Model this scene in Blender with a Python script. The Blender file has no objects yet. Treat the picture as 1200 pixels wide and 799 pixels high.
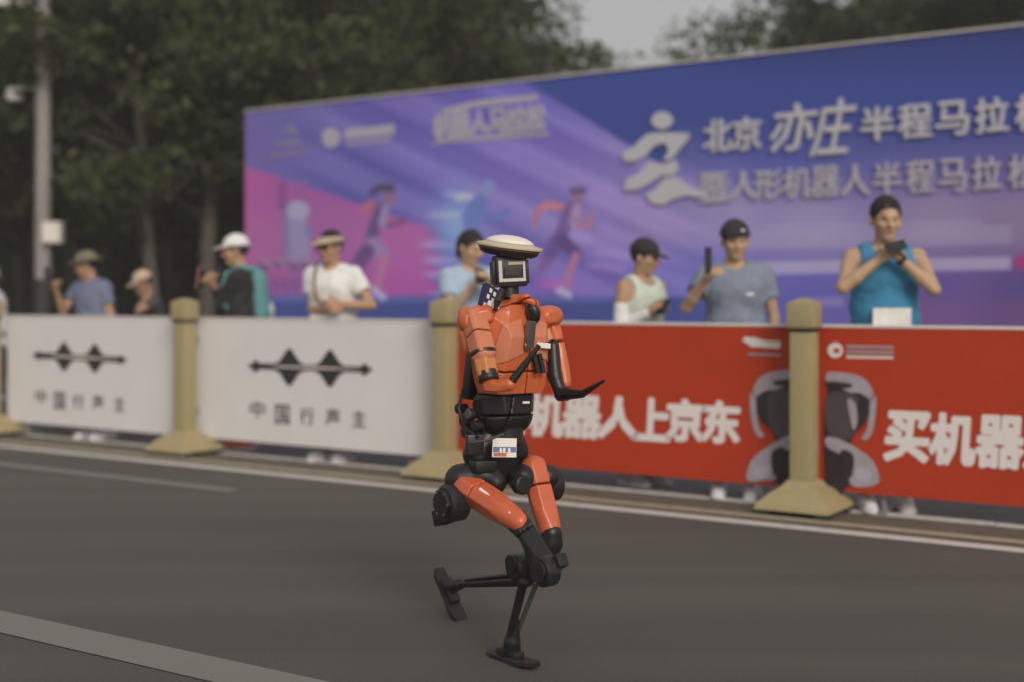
import bpy, bmesh, math, random
import numpy as np
from mathutils import Vector, Matrix

random.seed(7)
RNG = np.random.default_rng(11)
SC = bpy.context.scene
COL = SC.collection

# ------------------------------------------------------------------ camera
CAM_H, FPX, HORIZON = 1.2, 1500.0, 350.0
cam_d = bpy.data.cameras.new("camera")
cam = bpy.data.objects.new("camera", cam_d)
COL.objects.link(cam)
cam.location = (0, 0, CAM_H)
cam.rotation_euler = (math.radians(90), 0, 0)
cam_d.sensor_width = 36.0
cam_d.lens = FPX / 1200 * 36
cam_d.shift_y = -(399.5 - HORIZON) / 1200
cam_d.clip_end = 600
cam_d.dof.use_dof = True
cam_d.dof.focus_distance = 4.3
cam_d.dof.aperture_fstop = 1.1
SC.camera = cam

# ------------------------------------------------------------------ sky, sun, exposure
SUN_EL = math.radians(27)
SUN_DIR = Vector((0.33, -0.94, 0)).normalized()          # horizontal direction towards the sun
world = bpy.data.worlds.new("World")
SC.world = world
world.use_nodes = True
wn = world.node_tree
sky = wn.nodes.new("ShaderNodeTexSky")
sky.sky_type = 'NISHITA'
sky.sun_disc = False
sky.sun_elevation = SUN_EL
sky.sun_rotation = math.atan2(SUN_DIR.x, SUN_DIR.y)
sky.air_density = 1.0
sky.dust_density = 9.0
sky.ozone_density = 0.3
bg = wn.nodes["Background"]
veil = wn.nodes.new("ShaderNodeMix"); veil.data_type = 'RGBA'      # thin even cloud over the whole sky
veil.inputs[0].default_value = 0.75
veil.inputs[7].default_value = (3.6, 3.45, 3.35, 1)
wn.links.new(sky.outputs[0], veil.inputs[6])
wn.links.new(veil.outputs[2], bg.inputs[0])
bg.inputs[1].default_value = 0.15
sun_d = bpy.data.lights.new("sun", 'SUN')
sun_d.energy = 1.5
sun_d.angle = math.radians(22)
sun_d.color = (1.0, 0.97, 0.93)
sun = bpy.data.objects.new("sun", sun_d)
COL.objects.link(sun)
sdir = (SUN_DIR * math.cos(SUN_EL) + Vector((0, 0, math.sin(SUN_EL))))
sun.rotation_euler = (-sdir).to_track_quat('-Z', 'Y').to_euler()
sun.location = sdir * 30
SC.view_settings.view_transform = 'Standard'
SC.view_settings.look = 'None'
SC.view_settings.exposure = -0.02
SC.view_settings.gamma = 1.0
SC.view_settings.use_curve_mapping = False

# ------------------------------------------------------------------ layout of the street
VP = 2280.0
_l = math.hypot(VP, FPX)
U = Vector((VP / _l, -FPX / _l, 0))      # along the road, to the right and nearer
N = Vector((FPX / _l, VP / _l, 0))       # across the road, away from the camera
def W(s, t, z=0.0): return U * s + N * t + Vector((0, 0, z))
def st(px, t):
    """distance along the road of a sight line where it meets the line t"""
    k = (px - 600) / FPX
    y = t / (k * N.x + N.y)
    return k * y * U.x + y * U.y, y
def board(px, py, t):
    s, y = st(px, t)
    return s, CAM_H - (py - HORIZON) / FPX * y
def ground(px, py):
    y = CAM_H * FPX / (py - HORIZON)
    return Vector(((px - 600) / FPX * y, y, 0))
def at(px, py, y): return Vector(((px - 600) / FPX * y, y, CAM_H - (py - HORIZON) / FPX * y))

# ------------------------------------------------------------------ materials
def lin(c): return tuple(((v / 255) / 12.92 if v / 255 <= .04045 else ((v / 255 + .055) / 1.055) ** 2.4) for v in c)
def mat(name, col, rough=.6, metal=0.0, noise=0.0, nscale=20.0, bump=0.0, bscale=60.0, col2=None, spec=None, coat=0.0):
    m = bpy.data.materials.new(name)
    m.use_nodes = True
    nt = m.node_tree
    b = nt.nodes["Principled BSDF"]
    b.inputs["Base Color"].default_value = (*col, 1)
    b.inputs["Roughness"].default_value = rough
    b.inputs["Metallic"].default_value = metal
    if spec is not None: b.inputs["Specular IOR Level"].default_value = spec
    if coat: b.inputs["Coat Weight"].default_value = coat; b.inputs["Coat Roughness"].default_value = .15
    tc = nt.nodes.new("ShaderNodeTexCoord")
    if noise or col2:
        n = nt.nodes.new("ShaderNodeTexNoise"); n.inputs["Scale"].default_value = nscale
        n.inputs["Detail"].default_value = 5; n.inputs["Roughness"].default_value = .65
        nt.links.new(tc.outputs["Object"], n.inputs["Vector"])
        r = nt.nodes.new("ShaderNodeValToRGB")
        r.color_ramp.elements[0].position = .3; r.color_ramp.elements[1].position = .7
        c2 = col2 or tuple(min(1, v * (1 + noise)) for v in col)
        c1 = col if col2 else tuple(v * (1 - noise) for v in col)
        r.color_ramp.elements[0].color = (*c1, 1); r.color_ramp.elements[1].color = (*c2, 1)
        nt.links.new(n.outputs["Fac"], r.inputs[0])
        nt.links.new(r.outputs[0], b.inputs["Base Color"])
    if bump:
        n2 = nt.nodes.new("ShaderNodeTexNoise"); n2.inputs["Scale"].default_value = bscale
        n2.inputs["Detail"].default_value = 4
        nt.links.new(tc.outputs["Object"], n2.inputs["Vector"])
        bp = nt.nodes.new("ShaderNodeBump"); bp.inputs["Strength"].default_value = bump
        bp.inputs["Distance"].default_value = .02
        nt.links.new(n2.outputs["Fac"], bp.inputs["Height"])
        nt.links.new(bp.outputs[0], b.inputs["Normal"])
    return m

M = {}
def asphalt():
    m = mat("asphalt", (.1, .1, .1), .85)
    nt = m.node_tree; b = nt.nodes["Principled BSDF"]
    tc = nt.nodes["Texture Coordinate"]
    def noise(scale, det, rough=.6, src=None):
        n = nt.nodes.new("ShaderNodeTexNoise"); n.inputs["Scale"].default_value = scale
        n.inputs["Detail"].default_value = det; n.inputs["Roughness"].default_value = rough
        nt.links.new(src or tc.outputs["Object"], n.inputs["Vector"]); return n
    def ramp(n, p0, c0, p1, c1):
        r = nt.nodes.new("ShaderNodeValToRGB")
        r.color_ramp.elements[0].position = p0; r.color_ramp.elements[0].color = (*c0, 1)
        r.color_ramp.elements[1].position = p1; r.color_ramp.elements[1].color = (*c1, 1)
        nt.links.new(n.outputs["Fac"], r.inputs[0]); return r
    def mix(a, bb, mode, f):
        x = nt.nodes.new("ShaderNodeMix"); x.data_type = 'RGBA'; x.blend_type = mode
        x.inputs[0].default_value = f
        nt.links.new(a, x.inputs[6]); nt.links.new(bb, x.inputs[7]); return x.outputs[2]
    big = ramp(noise(.5, 4), .3, (.077, .073, .064), .72, (.094, .089, .078))
    mp = nt.nodes.new("ShaderNodeMapping"); mp.inputs["Rotation"].default_value = (0, 0, -math.atan2(U.y, U.x))
    mp.inputs["Scale"].default_value = (.12, 2.2, 1)
    nt.links.new(tc.outputs["Object"], mp.inputs[0])
    trk = ramp(noise(1.0, 3, .5, mp.outputs[0]), .35, (.88, .88, .88), .65, (1.08, 1.08, 1.08))
    grit = ramp(noise(160, 2, .7), .3, (.62, .62, .62), .72, (1.5, 1.48, 1.44))
    c = mix(big.outputs[0], trk.outputs[0], 'MULTIPLY', 1)
    c = mix(c, grit.outputs[0], 'MULTIPLY', .7)
    nt.links.new(c, b.inputs["Base Color"])
    bp = nt.nodes.new("ShaderNodeBump"); bp.inputs["Strength"].default_value = .5; bp.inputs["Distance"].default_value = .006
    nt.links.new(noise(220, 3).outputs["Fac"], bp.inputs["Height"]); nt.links.new(bp.outputs[0], b.inputs["Normal"])
    return m
M['asphalt'] = asphalt()
def paint_line(name, col, wear):
    m = mat(name, col, .7, bump=.2, bscale=200)
    nt = m.node_tree; b = nt.nodes["Principled BSDF"]; tc = nt.nodes["Texture Coordinate"]
    n = nt.nodes.new("ShaderNodeTexNoise"); n.inputs["Scale"].default_value = 14; n.inputs["Detail"].default_value = 6
    n.inputs["Roughness"].default_value = .75
    nt.links.new(tc.outputs["Object"], n.inputs["Vector"])
    r = nt.nodes.new("ShaderNodeValToRGB")
    r.color_ramp.elements[0].position = wear - .07; r.color_ramp.elements[1].position = wear + .1
    r.color_ramp.elements[0].color = (.1, .095, .088, 1); r.color_ramp.elements[1].color = (*col, 1)
    nt.links.new(n.outputs["Fac"], r.inputs[0]); nt.links.new(r.outputs[0], b.inputs["Base Color"])
    return m
M['line_white'] = paint_line("fresh white road paint", (.62, .58, .54), .33)
M['line_beige'] = paint_line("yellowed road paint", (.4, .35, .24), .36)
M['line_old'] = paint_line("worn grey road paint", (.2, .19, .175), .3)
M['gutter'] = mat("brown gutter concrete", (.12, .1, .075), .9, noise=.25, nscale=9, bump=.4, bscale=90)
M['pavement'] = mat("grey pavement", (.14, .135, .13), .9, noise=.2, nscale=6, bump=.3, bscale=60)
M['kerb'] = mat("pale flush kerb stone", (.55, .52, .48), .85, noise=.2, nscale=12, bump=.3)
M['grass'] = mat("dark lawn soil", (.035, .04, .018), .95, noise=.4, nscale=3)
M['post'] = mat("cream painted post", lin((160, 147, 110)), .5, noise=.06, nscale=14, bump=.08, bscale=30)
M['rubber'] = mat("black rubber", (.02, .02, .02), .7)
M['panel_white'] = mat("white banner board", (.7, .685, .69), .6, noise=.03, nscale=3, spec=.2, bump=.12, bscale=2.2)
M['panel_red'] = mat("red banner board", (.43, .043, .014), .6, noise=.05, nscale=3, spec=.2, bump=.12, bscale=2.2)
M['panel_rim'] = mat("white board edge", (.72, .69, .66), .5)
M['print_black'] = mat("black print", (.022, .022, .024), .6)
M['print_grey'] = mat("dark grey print", (.09, .085, .09), .6)
M['print_white'] = mat("white print", (.75, .7, .69), .6)
M['letter'] = mat("white foam letter", (.5, .5, .55), .6)
M['letter_soft'] = mat("lilac foam letter", (.42, .405, .49), .6)
M['letter_faint'] = mat("pale lilac print", (.23, .215, .36), .6)
M['fig_light'] = mat("pale lilac printed shell", (.36, .33, .38), .6, noise=.12, nscale=9)
M['fig_dark'] = mat("dark plum printed shell", (.022, .014, .022), .6, noise=.3, nscale=9)
M['fig_mid'] = mat("grey plum printed shell", (.07, .05, .065), .6, noise=.2, nscale=9)
M['steel'] = mat("galvanised steel", (.32, .32, .33), .45, .7, noise=.1)
M['pole'] = mat("grey painted pole", (.27, .25, .24), .6, noise=.12, nscale=3)
M['pole_dark'] = mat("black pole sleeve", (.02, .02, .02), .6)
M['offwhite'] = mat("off white casing", (.55, .53, .5), .5, noise=.05)
M['glass_dark'] = mat("dark dome", (.03, .03, .035), .1)
# robot
M['orange'] = mat("orange robot shell", (.55, .122, .04), .42, noise=.06, nscale=11, coat=.25)
M['orange_hot'] = mat("glossy red orange shell", (.54, .115, .048), .42, noise=.1, nscale=12, coat=.12)
M['salmon'] = mat("pale salmon chest panel", (.57, .195, .105), .45, noise=.08)
M['amber'] = mat("amber elbow shell", (.52, .2, .06), .4, noise=.06)
M['black'] = mat("black robot plastic", (.011, .011, .012), .42, noise=.25, nscale=30)
M['graphite'] = mat("graphite metal", (.03, .03, .032), .4, .4, noise=.25, nscale=25)
M['grey_metal'] = mat("brushed grey metal", (.2, .2, .2), .35, .8)
M['robot_white'] = mat("white enamel", (.78, .74, .68), .4)
M['cream'] = mat("cream hat brim", (.52, .44, .33), .6, noise=.06)
M['navy'] = mat("navy cloth", (.02, .018, .07), .8)
M['tag_red'] = mat("red print", (.48, .14, .11), .6)
M['tag_blue'] = mat("blue print", (.13, .17, .32), .6)
# people
for nm, c in dict(skin_a=(.42, .25, .155), skin_b=(.46, .3, .19), skin_c=(.36, .21, .13), skin_d=(.48, .31, .21)).items():
    M[nm] = mat(nm.replace('skin', 'skin tone'), c, .55, noise=.08, nscale=25)
for nm, c in dict(c_white=(.72, .66, .62), c_greyblue=(.17, .2, .27), c_slate=(.13, .15, .23), c_mint=(.46, .52, .45), c_blue=(.035, .19, .34),
                  c_black=(.018, .018, .02), c_charcoal=(.05, .048, .055), c_teal=(.09, .24, .25), c_lightblue=(.3, .4, .52), c_olive=(.14, .125, .085),
                  c_denim=(.06, .08, .13), c_khaki=(.25, .2, .13), c_hair=(.012, .01, .009), c_pale=(.5, .5, .52), c_brown=(.2, .12, .06),
                  c_orange=(.55, .14, .07), c_pink=(.5, .22, .19), c_tan=(.42, .33, .26), c_grey=(.25, .25, .26), c_lips=(.3, .11, .09)).items():
    M[nm] = mat("cloth " + nm[2:], tuple(min(.74, v * 1.2) for v in c), .85, noise=.12, nscale=18, bump=.35, bscale=22)
M['lens'] = mat("dark sunglass lens", (.008, .006, .006), .12)
M['screen'] = mat("phone glass", (.012, .012, .014), .15)

# ------------------------------------------------------------------ mesh helpers
def new_mesh(name, V, F, material=None, smooth=False):
    me = bpy.data.meshes.new(name)
    me.from_pydata([tuple(v) for v in V], [], [tuple(f) for f in F])
    if material is not None: me.materials.append(material)
    if smooth: me.polygons.foreach_set("use_smooth", [True] * len(me.polygons))
    me.update()
    return me
def link(name, me, parent=None, loc=None, rotz=0):
    o = bpy.data.objects.new(name, me)
    COL.objects.link(o)
    if parent is not None: o.parent = parent
    if loc is not None: o.location = loc
    o.rotation_euler.z = rotz
    return o
def tag(o, label=None, cat=None, group=None, kind=None):
    if label: o["label"] = label
    if cat: o["category"] = cat
    if group: o["group"] = group
    if kind: o["kind"] = kind
    return o
def empty(name, loc, rotz=0):
    o = bpy.data.objects.new(name, None)
    COL.objects.link(o); o.location = loc; o.rotation_euler.z = rotz
    o.empty_display_size = .2
    return o
class MB:
    """collects vertices and faces of one mesh"""
    def __init__(s): s.V = []; s.F = []
    def add(s, V, F):
        o = len(s.V); s.V += [Vector(v) for v in V]; s.F += [[i + o for i in f] for f in F]; return s
    def box(s, c, h, ax=None, bev=0.0):
        ax = ax or (Vector((1, 0, 0)), Vector((0, 1, 0)), Vector((0, 0, 1)))
        bm = bmesh.new()
        bmesh.ops.create_cube(bm, size=2)
        for v in bm.verts: v.co = Vector((v.co.x * h[0], v.co.y * h[1], v.co.z * h[2]))
        if bev > 0: bmesh.ops.bevel(bm, geom=bm.edges[:], offset=bev, segments=2, affect='EDGES', profile=.6)
        return s.from_bm(bm, lambda p: Vector(c) + ax[0] * p.x + ax[1] * p.y + ax[2] * p.z)
    def from_bm(s, bm, f=lambda p: p):
        bm.verts.index_update()
        s.add([f(v.co) for v in bm.verts], [[v.index for v in fc.verts] for fc in bm.faces]); bm.free(); return s
    def tube(s, pts, rad, seg=12, caps=True, flat=1.0, up=None):
        pts = [Vector(p) for p in pts]; rings = []
        for i, p in enumerate(pts):
            d = (pts[min(i + 1, len(pts) - 1)] - pts[max(i - 1, 0)])
            d = d.normalized() if d.length > 1e-9 else Vector((0, 0, 1))
            a = up or (Vector((0, 0, 1)) if abs(d.z) < .9 else Vector((1, 0, 0)))
            x = d.cross(a).normalized(); y = x.cross(d).normalized()
            r = rad[i] if isinstance(rad, (list, tuple)) else rad
            rings.append([p + x * (math.cos(2 * math.pi * k / seg) * r) + y * (math.sin(2 * math.pi * k / seg) * r * flat) for k in range(seg)])
        V = [v for r in rings for v in r]; F = []
        for i in range(len(rings) - 1):
            for k in range(seg):
                a, b = i * seg + k, i * seg + (k + 1) % seg
                F.append([a, b, b + seg, a + seg])
        if caps:
            F.append(list(range(seg))[::-1]); F.append([(len(rings) - 1) * seg + k for k in range(seg)])
        return s.add(V, F)
    def cyl(s, c, axis, r, half, seg=24, ch=.15):
        """short drum with chamfered rims"""
        a = Vector(axis).normalized(); e = ch * min(r, half)
        c = Vector(c)
        return s.tube([c - a * half, c - a * (half - e), c + a * (half - e), c + a * half], [r - e, r, r, r - e], seg)
    def lathe(s, c, prof, seg=32, tilt=None):
        V, F = [], []
        for r, z in prof:
            for k in range(seg):
                p = Vector((math.cos(2 * math.pi * k / seg) * r, math.sin(2 * math.pi * k / seg) * r, z))
                V.append(Vector(c) + (tilt @ p if tilt else p))
        for i in range(len(prof) - 1):
            for k in range(seg):
                a, b = i * seg + k, i * seg + (k + 1) % seg
                F.append([a, b, b + seg, a + seg])
        F.append(list(range(seg))[::-1]); F.append([(len(prof) - 1) * seg + k for k in range(seg)])
        return s.add(V, F)
    def prism(s, poly, f0, f1):
        """a flat outline given thickness: f0, f1 map (u, v) to its front and back"""
        n = len(poly)
        V = [f0(*p) for p in poly] + [f1(*p) for p in poly]
        F = [list(range(n)), [n + i for i in range(n)][::-1]] + [[(i + 1) % n, i, n + i, n + (i + 1) % n] for i in range(n)]
        return s.add(V, F)
    def build(s, name, material, parent=None, smooth=False, loc=None, angle=None):
        base = parent.location if parent is not None else (Vector(loc) if loc is not None else Vector((0, 0, 0)))
        if parent is not None and parent.parent is not None: base = base + parent.parent.location
        me = new_mesh(name, [v - base for v in s.V], s.F, material)
        bm = bmesh.new(); bm.from_mesh(me)
        bmesh.ops.recalc_face_normals(bm, faces=bm.faces)
        bm.to_mesh(me); bm.free()
        if smooth:
            me.polygons.foreach_set("use_smooth", [True] * len(me.polygons))
            me.set_sharp_from_angle(angle=math.radians(angle or 40))
        return link(name, me, parent, None if parent is not None else base)

# ------------------------------------------------------------------ smooth solids from distance fields
class Field:
    def __init__(s, lo, hi, h):
        s.h = h; s.lo = np.array(lo, float) - 3 * h
        n = np.ceil((np.array(hi, float) + 3 * h - s.lo) / h).astype(int) + 1
        s.ax = [s.lo[i] + np.arange(n[i]) * h for i in range(3)]
        s.D = np.full(n, .06, np.float32)
    def sub(s, lo, hi, m):
        sl = []
        for i in range(3):
            a = int(max(0, math.floor((lo[i] - m - s.lo[i]) / s.h))); b = int(min(len(s.ax[i]), math.ceil((hi[i] + m - s.lo[i]) / s.h) + 1))
            if b <= a: return None, None
            sl.append(slice(a, b))
        P = np.meshgrid(s.ax[0][sl[0]], s.ax[1][sl[1]], s.ax[2][sl[2]], indexing='ij', sparse=True)
        return tuple(sl), P
    def join(s, sl, d, k):
        a = s.D[sl]
        if k > 0:
            h = np.clip(.5 + .5 * (a - d) / k, 0, 1)
            s.D[sl] = (a * (1 - h) + d * h - k * h * (1 - h)).astype(np.float32)
        else: s.D[sl] = np.minimum(a, d)
    def cone(s, a, b, ra, rb, k=.02, fl=(1, 1, 1)):
        a = np.array(a, float); b = np.array(b, float); fl = np.array(fl, float)
        r = max(ra, rb); rr = r / fl
        sl, P = s.sub(np.minimum(a, b) - rr, np.maximum(a, b) + rr, k + .03)
        if sl is None: return s
        ab = (b - a) * fl; L = float(ab @ ab) + 1e-12
        q = [(P[i] - a[i]) * fl[i] for i in range(3)]
        t = np.clip((q[0] * ab[0] + q[1] * ab[1] + q[2] * ab[2]) / L, 0, 1)
        d = np.sqrt((q[0] - ab[0] * t) ** 2 + (q[1] - ab[1] * t) ** 2 + (q[2] - ab[2] * t) ** 2) - (ra + (rb - ra) * t)
        s.join(sl, d, k); return s
    def ell(s, c, r, R=None, k=.02):
        c = np.array(c, float); r = np.array(r, float); m = float(r.max())
        sl, P = s.sub(c - m, c + m, k + .03)
        if sl is None: return s
        q = [P[i] - c[i] for i in range(3)]
        if R is not None:
            R = np.array(R); q = [R[0, i] * q[0] + R[1, i] * q[1] + R[2, i] * q[2] for i in range(3)]
        k0 = np.sqrt((q[0] / r[0]) ** 2 + (q[1] / r[1]) ** 2 + (q[2] / r[2]) ** 2)
        k1 = np.sqrt((q[0] / r[0] ** 2) ** 2 + (q[1] / r[1] ** 2) ** 2 + (q[2] / r[2] ** 2) ** 2) + 1e-9
        s.join(sl, k0 * (k0 - 1) / k1, k); return s
    def cut(s, p, n):
        """removes what lies on the n side of a plane"""
        p = np.array(p, float); n = np.array(n, float); n = n / np.linalg.norm(n)
        P = np.meshgrid(*s.ax, indexing='ij', sparse=True)
        d = (P[0] - p[0]) * n[0] + (P[1] - p[1]) * n[1] + (P[2] - p[2]) * n[2]
        s.D = np.maximum(s.D, d).astype(np.float32); return s
    def carve(s, other_d_fn, lo, hi):
        sl, P = s.sub(lo, hi, .02)
        if sl is None: return s
        s.D[sl] = np.maximum(s.D[sl], -other_d_fn(P)); return s
    def mesh(s):
        D = s.D; h = s.h
        ins = D < 0
        n = np.array(D.shape) - 1
        c = np.zeros(n, np.int16)
        for dx in (0, 1):
            for dy in (0, 1):
                for dz in (0, 1):
                    c += ins[dx:dx + n[0], dy:dy + n[1], dz:dz + n[2]]
        act = (c > 0) & (c < 8)
        idx = np.full(n, -1, np.int64); cells = np.argwhere(act); idx[act] = np.arange(len(cells))
        acc = np.zeros((len(cells), 3)); cnt = np.zeros(len(cells))
        off = [(a, b, cc) for a in (0, 1) for b in (0, 1) for cc in (0, 1)]
        for i in range(8):
            for ax in range(3):
                if off[i][ax]: continue
                o0 = np.array(off[i]); o1 = o0.copy(); o1[ax] = 1
                a = D[tuple((cells + o0).T)]; b = D[tuple((cells + o1).T)]
                m = (a < 0) != (b < 0)
                t = a[m] / (a[m] - b[m])
                p = np.repeat(o0[None].astype(float), m.sum(), 0); p[:, ax] = t
                acc[m] += p; cnt[m] += 1
        V = s.lo + h * (cells + acc / cnt[:, None])
        F = []
        for ax in range(3):
            u, v = (ax + 1) % 3, (ax + 2) % 3
            s0 = [slice(None)] * 3; s1 = [slice(None)] * 3
            s0[ax] = slice(0, -1); s1[ax] = slice(1, None)
            A = ins[tuple(s0)]; B = ins[tuple(s1)]
            e = np.argwhere(A != B)
            e = e[(e[:, u] > 0) & (e[:, v] > 0) & (e[:, u] < n[u]) & (e[:, v] < n[v])]
            if not len(e): continue
            def cell(du, dv):
                q = e.copy(); q[:, u] -= du; q[:, v] -= dv; return idx[tuple(q.T)]
            quad = np.stack([cell(1, 1), cell(0, 1), cell(0, 0), cell(1, 0)], 1)
            fl = ~A[tuple(e.T)]
            quad[fl] = quad[fl][:, ::-1]
            F.append(quad)
        return V, np.concatenate(F)
    def build(s, name, material, parent=None, loc=None, base=(0, 0, 0)):
        V, F = s.mesh()
        return raw(name, V - np.array(base), F, material, parent, loc)
def raw(name, V, F, material, parent=None, loc=None, rotz=0, smooth=True):
    me = bpy.data.meshes.new(name)
    me.vertices.add(len(V)); me.vertices.foreach_set("co", np.asarray(V, np.float32).ravel())
    me.loops.add(F.size); me.loops.foreach_set("vertex_index", F.astype(np.int32).ravel())
    me.polygons.add(len(F)); me.polygons.foreach_set("loop_start", np.arange(0, F.size, F.shape[1], dtype=np.int32))
    try: me.polygons.foreach_set("loop_total", np.full(len(F), F.shape[1], np.int32))
    except Exception: pass
    me.update(calc_edges=True); me.validate()
    me.polygons.foreach_set("use_smooth", [smooth] * len(me.polygons))
    me.materials.append(material)
    return link(name, me, parent, loc, rotz)

# ------------------------------------------------------------------ glyphs
_glyph = {}
def glyph(ch, bold, G=64):
    """outline mesh of one character in a unit box, its strokes thickened by bold"""
    key = (ch, bold)
    if key in _glyph: return _glyph[key]
    c = bpy.data.curves.new("glyph", 'FONT'); c.body = ch; c.size = 1; c.resolution_u = 2
    o = bpy.data.objects.new("glyph", c); COL.objects.link(o)
    dg = bpy.context.evaluated_depsgraph_get()
    me = bpy.data.meshes.new_from_object(o.evaluated_get(dg))
    bpy.data.objects.remove(o); bpy.data.curves.remove(c)
    V = np.array([v.co[:2] for v in me.vertices]); F = [list(p.vertices) for p in me.polygons]
    bpy.data.meshes.remove(me)
    lo = V.min(0); hi = V.max(0); V = (V - lo) / (hi - lo)
    ed = {}
    for fc in F:
        for i in range(len(fc)): ed[(fc[i], fc[(i + 1) % len(fc)])] = 1
    E = [e for e in ed if (e[1], e[0]) not in ed]
    g = np.linspace(-bold - .03, 1 + bold + .03, G + 1)
    X, Y = np.meshgrid(g, g, indexing='ij')
    D = np.full(X.shape, 9.0); wind = np.zeros(X.shape, bool)
    for i, j in E:
        (x0, y0), (x1, y1) = V[i], V[j]; dx, dy = x1 - x0, y1 - y0
        t = np.clip(((X - x0) * dx + (Y - y0) * dy) / (dx * dx + dy * dy + 1e-12), 0, 1)
        D = np.minimum(D, np.hypot(X - x0 - t * dx, Y - y0 - t * dy))
        cr = (y0 > Y) != (y1 > Y)
        if abs(dy) > 1e-12: wind ^= cr & (X < x0 + dx * (Y - y0) / dy)
    D = np.where(wind, -D, D) - bold
    D = np.where(np.abs(D) < 1e-6, 1e-6, D)
    vid = {}; PV = []; PF = []
    def vert(k, x, y):
        if k not in vid: vid[k] = len(PV); PV.append(((x + bold) / (1 + 2 * bold), (y + bold) / (1 + 2 * bold)))
        return vid[k]
    for i in range(G):
        for j in range(G):
            cs = [(i, j), (i + 1, j), (i + 1, j + 1), (i, j + 1)]
            ds = [D[q] for q in cs]
            if min(ds) > 0: continue
            poly = []
            for q in range(4):
                a, b = cs[q], cs[(q + 1) % 4]; da, db = ds[q], ds[(q + 1) % 4]
                if da < 0: poly.append(vert(a, g[a[0]], g[a[1]]))
                if (da < 0) != (db < 0):
                    t = da / (da - db); k = (a, b) if a < b else (b, a)
                    poly.append(vert(k, g[a[0]] + t * (g[b[0]] - g[a[0]]), g[a[1]] + t * (g[b[1]] - g[a[1]])))
            if len(poly) > 2: PF.append(poly)
    _glyph[key] = (PV, PF); return PV, PF
def put_glyph(name, ch, t, cs, cz, w, h, depth, material, parent, bold=.02, shear=0.0, gap=.002):
    """one raised character on the plane t, its centre (cs, cz), standing depth proud of it"""
    V, F = glyph(ch, bold)
    f = lambda u, v, d: W(cs + (u - .5) * w + (v - .5) * h * shear, t - gap - d, cz + (v - .5) * h)
    n = len(V)
    ed = {}
    for fc in F:
        for i in range(len(fc)):
            e = (fc[i], fc[(i + 1) % len(fc)]); ed[e] = ed.get(e, 0) + 1
    VV = [f(u, v, depth) for u, v in V] + [f(u, v, 0) for u, v in V]
    FF = [list(x) for x in F]
    for (i, j) in ed:
        if (j, i) not in ed: FF.append([j, i, i + n, j + n])
    base = parent.location
    me = new_mesh(name, [v - base for v in VV], FF, material)
    return link(name, me, parent)

# ================================================================== THE SETTING
def sheet(name, s0, s1, t0, t1, z, material, parent=None, cuts=1):
    b = MB()
    for i in range(cuts):
        a = s0 + (s1 - s0) * i / cuts; c = s0 + (s1 - s0) * (i + 1) / cuts
        b.add([W(a, t0, z), W(c, t0, z), W(c, t1, z), W(a, t1, z)], [[0, 1, 2, 3]])
    o = b.build(name, material, parent)
    return o
g = MB().add([(-300, -120, -.012), (300, -120, -.012), (300, 400, -.012), (-300, 400, -.012)], [[0, 1, 2, 3]]).build("ground", M['grass'])
tag(g, kind="structure")
road = sheet("road", -60, 40, -9, 6.52, 0.0, M['asphalt'], cuts=10); tag(road, kind="structure")
gut = sheet("gutter_strip", -60, 40, 6.52, 7.065, 0.0, M['gutter'], cuts=10); tag(gut, kind="structure")
pav = sheet("pavement", -60, 40, 7.155, 11.6, 0.0, M['pavement'], cuts=10); tag(pav, kind="structure")
# flush kerb stones, each its own piece
kerb = empty("kerb", W(-8, 7.11, 0)); tag(kerb, kind="structure")
for i in range(24):
    s = -16.0 + i * .8
    MB().box(W(s + .4, 7.11, -.02), (.394, .04, .026 + random.uniform(-.002, .002)), (U, N, Vector((0, 0, 1))), .006).build("kerb_stone", M['kerb'], kerb)
sheet("edge_line", -60, 40, 6.37, 6.49, .004, M['line_white'], road, 10)
sheet("gutter_line", -60, 40, 6.60, 6.70, .004, M['line_beige'], gut, 10)
p = ground(275, 575); s_end = p.dot(U)
sheet("lane_dash", s_end - 6, s_end, 5.66, 5.79, .004, M['line_old'], road, 6)
sheet("lane_line", -40, 30, 2.83, 3.03, .004, M['line_old'], road, 10)

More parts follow.
